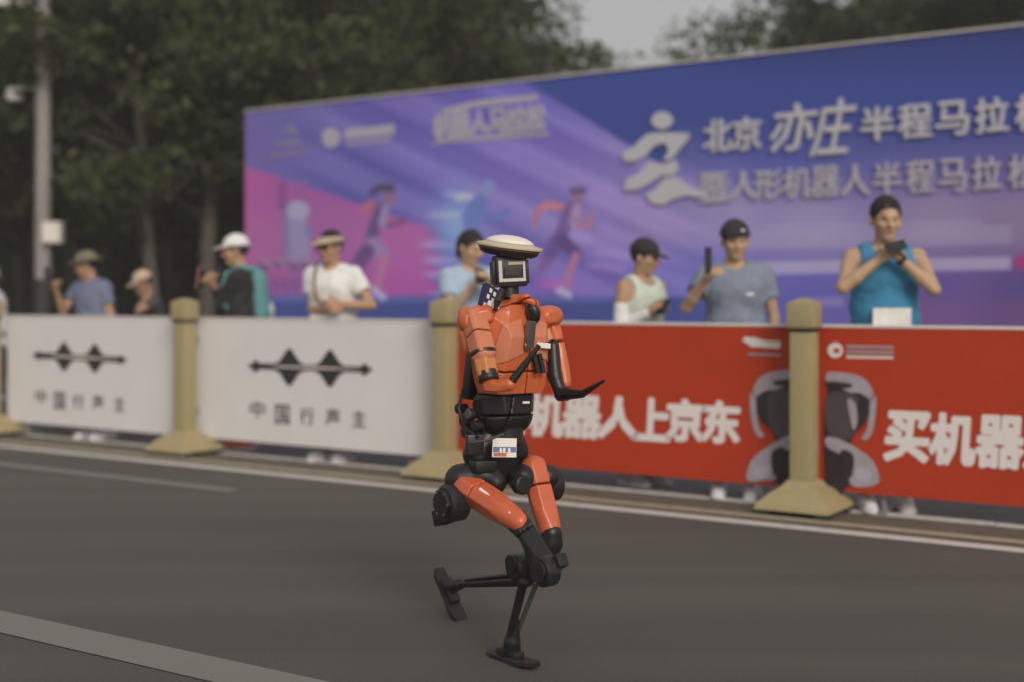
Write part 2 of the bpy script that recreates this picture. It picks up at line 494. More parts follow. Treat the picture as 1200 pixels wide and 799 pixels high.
# ------------------------------------------------------------------ cream barrier posts
POST_T = 6.92
POST_S = [-10.07, -7.60, -5.09, -2.585, -.08]
Z3 = Vector((0, 0, 1)); AX = (U, N, Z3)
def frustum(c, h0, h1, z0, z1):
    V = []
    for h, z in ((h0, z0), (h1, z1)):
        for a, b in ((-1, -1), (1, -1), (1, 1), (-1, 1)): V.append(c + U * (a * h) + N * (b * h) + Z3 * z)
    return V, [[0, 3, 2, 1], [4, 5, 6, 7], [0, 1, 5, 4], [1, 2, 6, 5], [2, 3, 7, 6], [3, 0, 4, 7]]
def make_post(c):
    r = empty("barrier_post", c)
    b = MB(); b.box(c + Z3 * .585, (.063, .063, .43), AX, .008); b.build("shaft", M['post'], r, True, angle=30)
    # spreading base, cut away below between four feet
    b = MB()
    prof = [(.215, .032), (.205, .06), (.15, .115), (.1, .15), (.072, .185)]
    for (h0, z0), (h1, z1) in zip(prof, prof[1:]):
        V, F = frustum(c, h0, h1, z0, z1); b.add(V, F[2:])
    V, F = frustum(c, .215, .072, .032, .185); b.add(V[:4], [[0, 3, 2, 1]]); b.add(V[4:], [[0, 1, 2, 3]])
    base = b.build("base", M['post'], r)
    for a in (-1, 1):
        for d in (-1, 1):
            MB().box(c + U * (a * .17) + N * (d * .17) + Z3 * .016, (.042, .042, .016), AX, .005).build("foot", M['rubber'], base)
    b = MB(); b.box(c + Z3 * 1.022, (.069, .069, .011), AX, .004); b.build("groove_band", M['graphite'], r)
    b = MB(); b.box(c + Z3 * 1.105, (.079, .079, .072), AX, .012)
    cp = b.build("cap", M['post'], r, True, angle=30)
    b = MB(); V, F = frustum(c, .07, .02, 1.176, 1.2); b.add(V, F[1:]); b.build("cap_top", M['post'], cp)
    for z in (.32, .88):
        MB().box(c + N * .10 + Z3 * z, (.02, .045, .03), AX, .004).build("rail_bracket", M['steel'], r)
    return r
POST_LABEL = ["cream barrier post cut off by the left edge of the picture", "slim cream barrier post between the two white boards",
              "cream barrier post half hidden behind the orange running robot", "broad cream barrier post in front of the red boards"]
for i, s in enumerate(POST_S[:4]):
    tag(make_post(W(s, POST_T)), POST_LABEL[i], "post", "cream posts along the road edge")

# ------------------------------------------------------------------ boards hung between the posts
BT = 7.05
def bxy(px, py): return board(px, py, BT)
def flat_print(name, poly, material, parent, d=.002, t=BT, f=None):
    f = f or (lambda x, y: board(x, y, t))
    q = [f(*p) for p in poly]
    b = MB(); b.prism(q, lambda s, z: W(s, t - d - .0015, z), lambda s, z: W(s, t - d + .001, z))
    return b.build(name, material, parent)
def rounded(poly, n=5):
    out = []; L = len(poly)
    for i in range(L):
        p0, p1, p2, p3 = (poly[(i + q) % L] for q in (-1, 0, 1, 2))
        for j in range(n):
            t = j / n
            out.append(tuple(.5 * (2 * p1[c] + (p2[c] - p0[c]) * t + (2 * p0[c] - 5 * p1[c] + 4 * p2[c] - p3[c]) * t * t + (3 * p1[c] - p0[c] - 3 * p2[c] + p3[c]) * t ** 3) for c in (0, 1)))
    return out
def banner(s0, s1, material, label, edge_mat):
    c = W((s0 + s1) / 2, BT, 0)
    r = empty("banner_board", c)
    hw = (s1 - s0) / 2
    MB().box(c + N * .014 + Z3 * .575, (hw, .0125, .46), AX, .002).build("board", material, r)
    MB().box(c + N * .014 + Z3 * 1.043, (hw, .019, .0085), AX, .003).build("top_rail", edge_mat, r)
    for k in (-.8, .8):
        b = MB(); q = c + U * (k * hw)
        b.tube([q + N * .045 + Z3 * 1.0, q + N * .06 + Z3 * .02], .016, 8); b.tube([q + N * .05 + Z3 * .8, q + N * .42 + Z3 * .02], .013, 8)
        b.box(q + N * .24 + Z3 * .012, (.025, .22, .012), AX, .003)
        b.build("support_leg", M['steel'], r)
    for z in (.2, .95):
        MB().box(c + N * .038 + Z3 * z, (hw * .98, .010, .018), AX, .003).build("back_rail", M['steel'], r)
    tag(r, label, "banner")
    return r
e = lambda px: st(px, BT)[0]
wb1 = banner(POST_S[0] + .05, e(206), M['panel_white'], "white board with black waveform logo at the left edge of the picture", M['panel_rim'])
wb2 = banner(e(225), e(507), M['panel_white'], "white board with black waveform logo between two cream posts", M['panel_rim'])
rb1 = banner(e(531), e(937), M['panel_red'], "red board with white lettering behind the running robot", M['panel_rim'])
rb2 = banner(e(957), POST_S[4] + 1.2, M['panel_red'], "red board at the right edge of the picture, right of the broad post", M['panel_rim'])

def wave_logo(par, x0, y0, x1, y1, hh, ends, txt):
    L = lambda f, dy: (x0 + (x1 - x0) * f, y0 + (y1 - y0) * f + dy)
    def spindle(fc, w, h):
        top = [L(fc - w, -1.8)] + [L(fc - w * .55, -h * .3), L(fc - w * .12, -h * .93), L(fc, -h), L(fc + w * .12, -h * .93), L(fc + w * .55, -h * .3)] + [L(fc + w, -1.8)]
        bot = [L(fc + w, 1.8), L(fc + w * .55, h * .3), L(fc + w * .12, h * .93), L(fc, h), L(fc - w * .12, h * .93), L(fc - w * .55, h * .3), L(fc - w, 1.8)]
        flat_print("logo_spindle", top + bot, M['print_black'], par, .0045)
    flat_print("logo_bar", [L(.03, -3.4), L(.97, -3.4), L(.97, 3.4), L(.03, 3.4)], M['print_black'], par)
    spindle(.325, .15, hh); spindle(.665, .15, hh)
    spindle(.045, .06, ends); spindle(.955, .06, ends)
    flat_print("logo_slit", [L(.2, -.9), L(.55, -1.3), L(.82, -.6), L(.95, 0), L(.82, .6), L(.55, 1.1), L(.2, .7)], M['print_white'], par, .0075)
    for ch, cx, cy, w, h in txt:
        s, z = bxy(cx, cy); s2, z2 = bxy(cx + w, cy + h)
        put_glyph("printed_character", ch, BT, s, z, s2 - s, z - z2, .0015, M['print_grey'], par, bold=.012)
TXT = "中国行声主"
wave_logo(wb2, 294, 428, 434, 432.5, 22, 7.5, [(c, x, y, 17, 25 if c == '国' else 21) for c, x, y in zip(TXT, (302, 331, 360, 390, 421), (479, 485, 487, 488, 490))])
wave_logo(wb1, 41, 415.5, 147, 421, 17, 5.5, [(c, x, y, 13, 22 if c == '国' else 18) for c, x, y in zip(TXT, (48, 70, 92, 115, 140), (464, 469, 470, 471, 473))])
for ch, cx, cy, w, h in zip("买机器人上京东", (594, 639, 682, 725, 764, 803, 845), (484, 486, 488, 489, 491, 492, 494), (46, 46, 47, 50, 46, 47, 47), (55,) * 7):
    s, z = bxy(cx, cy); s2, z2 = bxy(cx + w, cy + h)
    put_glyph("printed_character", ch, BT, s, z, s2 - s, z - z2, .0015, M["print_white"], rb1, bold=.05, shear=.06)
for i, ch in enumerate("买机器人上京东"):
    s0, z0 = bxy(1063, 511); s1, z1 = bxy(1090, 511); w = (s1 - s0) * 2
    put_glyph("printed_character", ch, BT, s0 + i * w * .98, z0, w, .285, .0015, M["print_white"], rb2, bold=.05, shear=.06)
# small logos at the top corners of the red boards
def small_logo(par, cx, cy, kind):
    if kind == 0:
        flat_print("logo_mark", [(cx - 23, cy - 5), (cx - 20, cy - 9), (cx - 8, cy - 8), (cx + 4, cy - 5), (cx + 22, cy - 4), (cx + 21, cy + 4), (cx - 12, cy + 2), (cx - 16, cy - 1)][::1], M['print_white'], par)
        flat_print("logo_caption", [(cx - 16, cy + 9), (cx + 22, cy + 10), (cx + 22, cy + 12.5), (cx - 16, cy + 11.5)], M['fig_light'], par)
    else:
        flat_print("logo_mark", [(cx - 30 + 9 * math.cos(a * .524), cy - 1 + 9 * math.sin(a * .524)) for a in range(12)], M['print_white'], par)
        flat_print("logo_core", [(cx - 28 + 4 * math.cos(a * .785), cy - 1 + 3 * math.sin(a * .785)) for a in range(8)], M['panel_red'], par, .006)
        for dy in (-7, -1, 5):
            flat_print("logo_caption", [(cx - 17, cy + dy), (cx + 38, cy + dy + 1), (cx + 38, cy + dy + 4), (cx - 17, cy + dy + 3)], M['print_white' if dy == 5 else 'fig_light'], par)
small_logo(rb1, 893, 404, 0); small_logo(rb2, 1009, 411, 1)
# printed machine on each red board, either side of the post
def fig(par, mir):
    X = (lambda x: x) if not mir else (lambda x: 1906 - x)
    Y = (lambda y: y) if not mir else (lambda y: y + 3)
    def pr(nm, poly, m, d): flat_print(nm, rounded([(X(x), Y(y)) for x, y in poly], 4), M[m], par, d)
    R = 933 if not mir else 936
    pr("printed_torso", [(886, 455), (R, 450), (R, 585) if mir else (R, 570), (912, 566), (892, 556), (906, 535), (908, 512), (893, 492), (886, 478)], 'fig_dark', .002)
    pr("printed_shoulder", [(882, 466), (884, 452), (892, 441), (905, 435), (920, 433), (R, 433), (R, 447), (920, 451), (910, 456), (898, 457), (890, 462)], 'fig_light', .0045)
    pr("printed_arm", [(879, 464), (885, 460), (887, 482), (890, 500), (896, 510), (889, 511), (882, 497)], 'fig_light', .0045)
    pr("printed_chest", [(900, 462), (R, 458), (R, 500), (916, 512), (902, 498)], 'fig_mid', .0045)
    pr("printed_side_patch", [(888, 464), (897, 461), (900, 476), (898, 494), (891, 490)], 'fig_dark', .007)  # dark patch of the artwork along the arm
    pr("printed_cheek", [(903, 470), (912, 464), (909, 486), (905, 500), (901, 490)], 'fig_light' if mir else 'fig_mid', .007)
    pr("printed_knee", [(884, 552), (893, 545), (903, 547), (902, 557), (890, 560)], 'letter_soft', .0095)
    pr("printed_hip_patch", [(905, 530), (920, 524), (918, 548), (908, 556)], 'fig_dark', .0095)  # dark patch of the artwork at the hip
    pr("printed_collar_slot", [(908, 446), (R, 443), (R, 449), (912, 451)], 'fig_dark', .007)
    pr("printed_skirt", [(876, 562), (880, 541), (892, 528), (915, 514), (R, 508), (R, 520), (912, 535), (910, 560), (900, 567) if mir else (897, 562)], 'fig_light', .007)
fig(rb1, False); fig(rb2, True)

# ------------------------------------------------------------------ the big printed backdrop
T = 10.8
bs0, by0 = st(287, T); bs1, _ = st(1425, T)
BTOP = CAM_H + (HORIZON - 132) / FPX * by0
BBOT = .12
bdrop = empty("event_backdrop", W((bs0 + bs1) / 2, T, 0))
def paint_backdrop():
    ns, nz = 900, 210
    S = np.linspace(bs0, bs1, ns + 1); Zs = np.linspace(BBOT, BTOP, nz + 1)
    Sg, Zg = np.meshgrid(S, Zs, indexing='ij')
    Xw = U.x * Sg + N.x * T; Yw = U.y * Sg + N.y * T
    px = 600 + FPX * Xw / Yw; py = HORIZON - FPX * (Zg - CAM_H) / Yw       # where the print's features sit
    pts = [(300, 160, 92, 84, 140), (340, 140, 88, 86, 142), (450, 125, 92, 84, 150), (420, 210, 88, 86, 148), (520, 190, 98, 92, 158), (600, 190, 108, 98, 162), (600, 130, 92, 86, 158),
           (700, 250, 124, 112, 168), (640, 240, 112, 104, 164), (760, 270, 126, 114, 162), (700, 320, 104, 92, 158), (560, 330, 90, 88, 155), (760, 330, 98, 92, 162), (820, 330, 100, 100, 168),
           (850, 255, 128, 122, 160), (950, 262, 128, 122, 156), (1000, 190, 92, 90, 142), (920, 190, 84, 88, 150), (1100, 185, 96, 90, 136), (1180, 185, 98, 88, 132), (1100, 260, 122, 112, 142), (1190, 260, 114, 102, 132),
           (1100, 340, 84, 72, 130), (950, 345, 84, 82, 150), (1190, 340, 76, 66, 118), (1100, 368, 100, 74, 120), (1190, 368, 92, 68, 112), (880, 350, 84, 86, 156), (1400, 200, 92, 84, 128), (1400, 340, 76, 66, 118)]
    A = np.array(pts, float)
    w = 1 / (((px[..., None] - A[:, 0]) ** 2 + (1.6 * (py[..., None] - A[:, 1])) ** 2) + 500) ** 1.6
    w /= w.sum(-1, keepdims=True)
    c = w @ A[:, 2:]
    def blend(mask, col):
        nonlocal c
        c = c * (1 - mask[..., None]) + np.array(col, float) * mask[..., None]
    sm = lambda x, a, b: np.clip((x - a) / (b - a), 0, 1) ** 2 * (3 - 2 * np.clip((x - a) / (b - a), 0, 1))
    # broad soft streaks running down to the right
    q = py - .47 * px
    st1 = .5 + .5 * np.sin(q * .105 + .6 * np.sin(q * .033)); st2 = .5 + .5 * np.sin(q * .27 + 1.3)
    f = sm(px, 300, 420) * (1 - sm(px, 760, 900))
    c = c + ((st1 - .5) * 20 + (st2 - .5) * 7)[..., None] * f[..., None] * np.array([1, .95, .75])
    # deep blue top right
    edge = py - (95 + (px - 615) * .62)
    blue = (1 - sm(edge, -3, 3)) * sm(px, 560, 640)
    low = 1 - sm(py - (150 - (px - 820) * .02), -20, 90)
    blue = np.where(px < 790, blue, low)
    blend(np.clip(blue, 0, 1), (52, 64, 122))
    blend(np.clip(low * sm(px, 780, 900) * (1 - sm(py, 30, 110)), 0, 1) * .8, (42, 51, 96))
    # magenta wedge
    mg = (1 - sm(-(py - (195 + (px - 287) * .335)), -2, 2)) * (1 - sm(px + 6 * np.sin(py * .35), 500, 522)) * (1 - sm(py, 344, 349))
    mcol = np.stack([140 + 6 * np.sin(px * .03), 80 + 4 * np.sin(py * .05), 132 + 10 * sm(px, 290, 500)], -1)
    c = c * (1 - mg[..., None]) + mcol * mg[..., None]
    m2 = np.exp(-(((px - 648) / 22) ** 2 + ((py - 334) / 8) ** 2)); blend(m2 * .8, (160, 88, 165))
    cy = np.exp(-(((px - 536) / 24) ** 2 + ((py - 262) / 40) ** 2)); blend(cy * .85, (112, 150, 192))
    for yy, x0 in ((228, 515), (252, 497), (287, 488), (305, 492), (322, 494), (345, 500)):
        sp = np.exp(-((py - yy - (px - x0) * .02) / 3.2) ** 2) * sm(px, x0 - 4, x0 + 14) * (1 - sm(px, x0 + 30, x0 + 62)); blend(sp * .6, (160, 160, 200))
    for yy, x0, x1 in ((295, 690, 760), (310, 680, 740), (275, 640, 700)):
        sp = np.exp(-((py - yy - (px - x0) * .12) / 5) ** 2) * sm(px, x0, x0 + 15) * (1 - sm(px, x1 - 15, x1)); blend(sp * .4, (160, 140, 190))
    # swoosh right of the third runner
    sw = np.exp(-((py - (262 + ((px - 690) / 16) ** 1.0 * 7)) / 9) ** 2) * sm(px, 690, 710) * (1 - sm(px, 760, 840)); blend(sw * .45, (150, 128, 185))
    # blue ground band
    band = sm(py, 346.5, 350) * (1 - sm(px, 760, 980)); blend(band, (58, 70, 124))
    ln = np.exp(-((py - 352) / 1.4) ** 2) * (1 - sm(px, 700, 760)); blend(ln * .75, (105, 118, 182))
    # pale caption bars at the right
    for y0, y1, x0, x1, al in ((305, 320, 850, 1185, .7), (268, 290, 860, 1185, .28), (262, 266, 900, 1150, .3)):
        k = (px - 1000) * -.02
        m = sm(py - k, y0 - 1.5, y0 + 1.5) * (1 - sm(py - k, y1 - 1.5, y1 + 1.5)) * sm(px, x0 - 4, x0 + 4) * (1 - sm(px, x1 - 3, x1 + 3)); blend(m * al, (158, 152, 172))
    for k in range(30):
        x = 870 + k * 10.5
        m = np.exp(-(((px - x) / 3.4) ** 2) - ((py - (279 - (x - 1000) * .02)) / 5) ** 2); blend(m * (.25 if k % 4 else 0), (112, 122, 145))
    m = sm(py, 346, 352) * (1 - sm(py, 357, 362)) * sm(px, 935, 940) * (1 - sm(px, 985, 992)); blend(m * .5, (140, 130, 165))
    m = np.exp(-(((px - 1199) / 9) ** 2) - ((py - 308) / 9) ** 2); blend(m, (150, 40, 92))
    # printed runners, as soft capsules
    def cap(pts, r, col, al=1.0):
        d = np.full(px.shape, 1e9)
        for (x0, y0, *r0), (x1, y1, *r1) in zip(pts, pts[1:]):
            dx, dy = x1 - x0, y1 - y0; t = np.clip(((px - x0) * dx + (py - y0) * dy) / (dx * dx + dy * dy + 1e-9), 0, 1)
            ra = r0[0] if r0 else r; rb = r1[0] if r1 else r
            d = np.minimum(d, np.hypot(px - x0 - t * dx, py - y0 - t * dy) - (ra + (rb - ra) * t))
        blend((1 - sm(d, -1.2, 1.2)) * al, col)
    # pale tower with two tall prongs, street clutter at its foot
    cap([(331, 216), (331, 243)], 5, (104, 68, 118), .8); cap([(353, 216), (356, 240)], 5, (122, 78, 132), .8)
    cap([(347, 252, 11), (350, 294, 14)], 12, (122, 122, 152), .9); cap([(334, 250), (337, 300)], 4, (102, 100, 138), .8); cap([(347, 247, 11), (352, 247, 11)], 10, (138, 138, 162), .9)
    cap([(361, 272), (362, 274)], 4, (82, 112, 160)); cap([(335, 303), (366, 304)], 4, (120, 108, 140), .8)
    for k in range(14):
        x = 300 + k * 5.6; cap([(x, 309 + 4 * math.sin(k * 2.1)), (x + 9, 312 + 5 * math.sin(k * 1.3))], 3.2, ((112, 96, 128), (88, 66, 104), (140, 120, 146))[k % 3], .7)
        cap([(x, 330), (x + 3, 340)], 3.5, ((86, 66, 120), (120, 84, 136))[k % 2], .6)
    # first runner
    skin = (138, 92, 112); dark = (84, 68, 112)
    cap([(424, 246), (433, 240), (446, 243)], 5, (150, 88, 112), .9)
    cap([(446, 262), (458, 265), (474, 259)], 3.4, (106, 72, 106))
    cap([(447, 245, 7), (438, 268, 7), (434, 285, 7)], 7, dark); cap([(452, 245, 5), (448, 262, 5)], 5, (128, 114, 152))
    cap([(456, 232, 7.5), (456, 234, 7)], 7, (120, 92, 122)); cap([(436, 226), (446, 220), (458, 221)], 5, (72, 62, 92))
    cap([(437, 287, 9), (450, 300, 8)], 8, (126, 110, 152)); cap([(430, 295, 9), (418, 312, 8)], 8, (88, 66, 112))
    cap([(450, 302, 6), (447, 318, 5), (441, 338, 4)], 5, (150, 98, 132)); cap([(438, 340), (449, 349)], 4, (150, 150, 188)); cap([(416, 312), (408, 330)], 4, (112, 74, 118))
    # second runner, blue
    cap([(573, 219, 8), (572, 222, 8)], 8, (106, 122, 168)); cap([(536, 233), (548, 231), (560, 234)], 3, (156, 164, 202)); cap([(562, 236, 9), (552, 256, 10)], 9, (84, 104, 160), .9)
    cap([(566, 252), (580, 258), (595, 247)], 4.5, (88, 104, 162), .9); cap([(552, 256, 11), (560, 290, 10)], 10, (92, 108, 164), .7)
    # third runner
    cap([(630, 248), (640, 241), (662, 244)], 4.5, (162, 108, 118)); cap([(630, 248), (627, 264)], 3.5, (146, 98, 128))
    cap([(678, 228, 8), (677, 234, 7)], 7, (120, 96, 128)); cap([(671, 224), (684, 223)], 4, (86, 74, 112))
    cap([(668, 246, 8), (660, 270, 8)], 8, (100, 80, 130)); cap([(676, 246, 6), (673, 262, 6)], 6, (142, 118, 156)); cap([(676, 258), (688, 268), (693, 252)], 4.2, (140, 104, 134))
    cap([(655, 280, 9), (640, 305, 7)], 8, (90, 72, 126)); cap([(660, 284, 9), (676, 298, 7)], 8, (78, 66, 112)); cap([(675, 300, 5), (668, 318, 4.5), (661, 338, 3.5)], 5, (146, 100, 136))
    cap([(640, 306), (632, 318)], 4, (112, 80, 130)); cap([(655, 341), (667, 346)], 4, (156, 150, 186))
    # print grain
    c = np.clip(c + RNG.normal(0, 1.2, c.shape[:2])[..., None], 3, 250)
    l = c / 255; l = np.where(l <= .04045, l / 12.92, ((l + .055) / 1.055) ** 2.4)
    lum = l @ np.array([.25, .6, .15]); l = np.clip((l * .96 + lum[..., None] * .04) * np.array([1.68, 1.66, 1.8]), 0, .8)
    ctr = bdrop.location
    P = np.stack([Xw - ctr.x, Yw - ctr.y, Zg], -1).reshape(-1, 3)
    ii = np.arange((ns + 1) * (nz + 1)).reshape(ns + 1, nz + 1)
    Fq = np.stack([ii[:-1, :-1], ii[1:, :-1], ii[1:, 1:], ii[:-1, 1:]], -1).reshape(-1, 4)
    m = mat("backdrop print", (.2, .2, .3), .65, spec=.12)
    a = m.node_tree.nodes.new("ShaderNodeVertexColor"); a.layer_name = "print"
    m.node_tree.links.new(a.outputs[0], m.node_tree.nodes["Principled BSDF"].inputs["Base Color"])
    o = raw("printed_cloth", P, Fq, m, bdrop, smooth=False)
    ca = o.data.color_attributes.new("print", 'FLOAT_COLOR', 'POINT')
    ca.data.foreach_set("color", np.concatenate([l.reshape(-1, 3), np.ones((l.size // 3, 1))], 1).astype(np.float32).ravel())
paint_backdrop()
bc = bdrop.location.copy(); bw = (bs1 - bs0) / 2
MB().box(bc + N * .045 + Z3 * ((BTOP + BBOT) / 2), (bw, .04, (BTOP - BBOT) / 2 - .002), AX, .004).build("core_panel", M['letter_faint'], bdrop)
MB().box(bc + N * .03 + Z3 * (BTOP + .012), (bw, .05, .010), AX, .003).build("top_trim", M['offwhite'], bdrop)
for k in range(6):
    q = bc + U * (-bw * .94 + k * bw * .376)
    b = MB(); b.tube([q + N * .12 + Z3 * (BTOP - .1), q + N * .12 + Z3 * .02], .03, 8); b.tube([q + N * .13 + Z3 * 2.3, q + N * 1.3 + Z3 * .03], .025, 8)
    b.tube([q + N * .12 + Z3 * .04, q + N * 1.3 + Z3 * .04], .025, 8); b.build("scaffold_strut", M['steel'], bdrop)
MB().box(bc + N * .05 + Z3 * .06, (bw, .05, .06), AX, .004).build("bottom_rail", M['steel'], bdrop)
tag(bdrop, "long blue and purple event backdrop with printed runners and white characters", "backdrop")
tx = lambda px, py: board(px, py, T)
def chars(text, xs, y0, y1, xr, material, depth, bold, wpx, shear=0.0):
    """raised characters on one level line; y0, y1: top and bottom at column xr"""
    _, z1 = tx(xr, y0); _, z0 = tx(xr, y1)
    for ch, x in zip(text, xs):
        s, _ = tx(x, 200); s2, _ = tx(x + wpx, 200)
        put_glyph("raised_character", ch, T, s, (z0 + z1) / 2, s2 - s, z1 - z0, depth, material, bdrop, bold=bold, shear=shear)
chars("北京", (842, 876), 139, 178, 860, M['letter'], .03, .022, 34)
chars("半程马拉松", (1029, 1073, 1117, 1163, 1210), 125, 165, 1040, M['letter'], .03, .022, 40)
chars("暨人形机器人半程马拉松", (838, 872, 902, 935, 968, 1003, 1040, 1079, 1117, 1157, 1199), 199, 235, 900, M['letter_soft'], .025, .022, 34)
chars("亦", (931,), 122, 178, 931, M['letter'], .03, .014, 52, .22)
chars("庄", (978,), 116, 184, 978, M['letter'], .03, .014, 44, .22)
# the running-figure emblem
def emblem(name, poly, d=.03, m='letter'):
    q = [tx(*p) for p in poly]
    MB().prism(q, lambda s, z: W(s, T - d, z), lambda s, z: W(s, T - .002, z)).build(name, M[m], bdrop)
em = empty
emblem("emblem_head", [(777 + 12 * math.cos(a * .3927), 142 + 10.5 * math.sin(a * .3927)) for a in range(16)])
emblem("emblem_stroke", [(733, 190), (731, 180), (745, 172), (752, 164), (762, 157), (780, 156), (809, 157), (806, 166), (797, 176), (790, 186), (779, 190), (785, 176), (780, 168), (768, 172), (757, 184), (745, 190)])
emblem("emblem_stroke", [(733, 224), (735, 211), (750, 203), (764, 190), (779, 193), (793, 188), (795, 200), (790, 207), (778, 206), (764, 215), (750, 223)], .034)
emblem("emblem_stroke", [(758, 229), (770, 222), (780, 209), (794, 209), (808, 220), (830, 226), (828, 233), (806, 230), (790, 234), (778, 241), (765, 239)], .028)
# small logos along the top left of the print
def faint(name, poly, m='letter_faint'): emblem(name, poly, .006, m)
faint("logo_triangle", [(330, 158), (340, 145), (352, 157)]); faint("logo_caption", [(324, 166), (352, 164), (352, 171), (324, 173)]); faint("logo_caption", [(318, 181), (364, 176), (364, 180), (318, 186)])
faint("logo_disc", [(388 + 11 * math.cos(a * .524), 162 + 12 * math.sin(a * .524)) for a in range(12)], 'letter_soft')
faint("logo_bar", [(404, 152), (463, 146), (462, 158), (404, 164)], 'letter_soft'); faint("logo_caption", [(406, 168), (460, 162), (460, 165), (406, 171)], 'letter_soft')
faint("title_line", [(519, 128), (560, 118), (630, 111), (631, 118), (560, 126), (521, 134)], 'letter_soft')
chars("机器人马拉松", (519, 540, 562, 584, 606, 628), 128, 160, 570, M['letter_soft'], .012, .05, 24)
faint("title_underline", [(502, 171), (518, 163), (644, 155), (645, 159), (520, 168)], 'letter_soft')

# ------------------------------------------------------------------ trees
def leaf_mat(name, c1, c2):
    m = mat(name, c1, .75, spec=.15)
    nt = m.node_tree; b = nt.nodes["Principled BSDF"]
    gm = nt.nodes.new("ShaderNodeNewGeometry"); r = nt.nodes.new("ShaderNodeValToRGB")
    r.color_ramp.elements[0].color = (*c1, 1); r.color_ramp.elements[1].color = (*c2, 1)
    nt.links.new(gm.outputs["Random Per Island"], r.inputs[0]); nt.links.new(r.outputs[0], b.inputs["Base Color"])
    tr = nt.nodes.new("ShaderNodeBsdfTranslucent"); nt.links.new(r.outputs[0], tr.inputs[0])
    mx = nt.nodes.new("ShaderNodeMixShader"); mx.inputs[0].default_value = .4
    nt.links.new(b.outputs[0], mx.inputs[1]); nt.links.new(tr.outputs[0], mx.inputs[2])
    nt.links.new(mx.outputs[0], nt.nodes["Material Output"].inputs[0])
    return m
M['leaf'] = leaf_mat("olive leaves", (.042, .056, .022), (.11, .132, .058))
M['leaf_dark'] = leaf_mat("dark leaves", (.033, .044, .018), (.083, .101, .043))
M['leaf_yellow'] = leaf_mat("yellowish leaves", (.06, .058, .02), (.125, .115, .045))
M['bark'] = mat("grey bark", (.11, .1, .08), .9, noise=.35, nscale=9, bump=.5, bscale=25)
M['bark_dark'] = mat("dark bark", (.05, .045, .035), .9, noise=.35, nscale=9, bump=.5, bscale=25)
def leaves(centres, rad, per, size, rng):
    n = len(centres) * per
    C = np.repeat(np.array(centres), per, 0); R = np.repeat(np.array(rad), per)
    d = rng.normal(size=(n, 3)); d /= np.linalg.norm(d, axis=1)[:, None]
    p = C + d * (R * rng.uniform(.15, 1, n) ** .5)[:, None] * np.array([1, 1, .62])
    a = rng.normal(size=(n, 3)); a[:, 2] -= .5; a /= np.linalg.norm(a, axis=1)[:, None]
    b = np.cross(a, rng.normal(size=(n, 3))); b /= np.linalg.norm(b, axis=1)[:, None]
    L = (size * rng.uniform(.6, 1.5, n))[:, None]
    V = np.stack([p - a * L * .5, p + b * L * .3, p + a * L * .5, p - b * L * .3], 1).reshape(-1, 3)
    F = np.arange(n * 4).reshape(n, 4)
    return V, F
def tree_meshes(seed, h, crown0, spread, lean, nlimb, per, trunk_r, size=.15):
    rng = np.random.default_rng(seed); rd = random.Random(seed)
    b = MB(); tp = []
    for i in range(9):
        f = i / 8
        tp.append(Vector((lean * f * h * .25 + rd.uniform(-.05, .05) * f, rd.uniform(-.05, .05) * f, f * h * .85)))
    b.tube(tp, [trunk_r * (1.15 - .95 * i / 8) for i in range(9)], 10)
    cs, rr = [], []
    for k in range(nlimb):
        f = rd.uniform(max(.12, crown0 / h - .02), .97); i = min(7, int(f * 8)); p0 = tp[i].lerp(tp[i + 1], f * 8 - i)
        an = rd.uniform(0, 2 * math.pi); ln = spread * (1.05 - .55 * abs(f - .5) * 2) * rd.uniform(.55, 1.1)
        tip = p0 + Vector((math.cos(an) * ln, math.sin(an) * ln, ln * rd.uniform(-.05, .55)))
        tip.z = max(tip.z, crown0 + rd.uniform(0, .3))
        mid = p0.lerp(tip, .5) + Vector((0, 0, .12 * ln))
        b.tube([p0, mid, tip], [trunk_r * .26, trunk_r * .14, .01], 6)
        for q, r in ((tip, .62), (mid.lerp(tip, .4), .55), (mid, .42)):
            cs.append(q + Vector((rd.uniform(-.3, .3), rd.uniform(-.3, .3), rd.uniform(-.1, .25)))); rr.append(r * rd.uniform(.7, 1.35))
    V, F = leaves([tuple(c) for c in cs], rr, per, size, rng)
    return b, V, F
TREE = []
for i, a in enumerate([(1, 8.5, 2.5, 2.7, .25, 56, 110, .11), (2, 9.0, 2.7, 2.9, -.2, 60, 105, .12), (3, 8.0, 2.3, 2.6, .05, 54, 110, .11), (4, 9.5, 3.0, 3.0, .1, 60, 105, .13), (5, 8.2, 3.0, 2.3, -.05, 30, 55, .07)]):
    b, V, F = tree_meshes(*a)
    tm = {}
    for k in ('leaf', 'leaf_dark', 'leaf_yellow'): tm[k] = None
    TREE.append((b, V, F, tm, {}))
def plant_tree(kind, loc, rot, sc, leaf, bark, label):
    b, V, F, lm, bm_ = TREE[kind]
    r = empty("tree", loc, rot); r.scale = (sc, sc, sc)
    if bark not in bm_: bm_[bark] = new_mesh("trunk", b.V, b.F, M[bark], True)
    link("trunk", bm_[bark], r)
    if lm[leaf] is None:
        o = raw("crown", V, F, M[leaf], r, smooth=False); lm[leaf] = o.data
    else: link("crown", lm[leaf], r)
    tag(r, label, "tree", "trees behind the backdrop and the crowd")
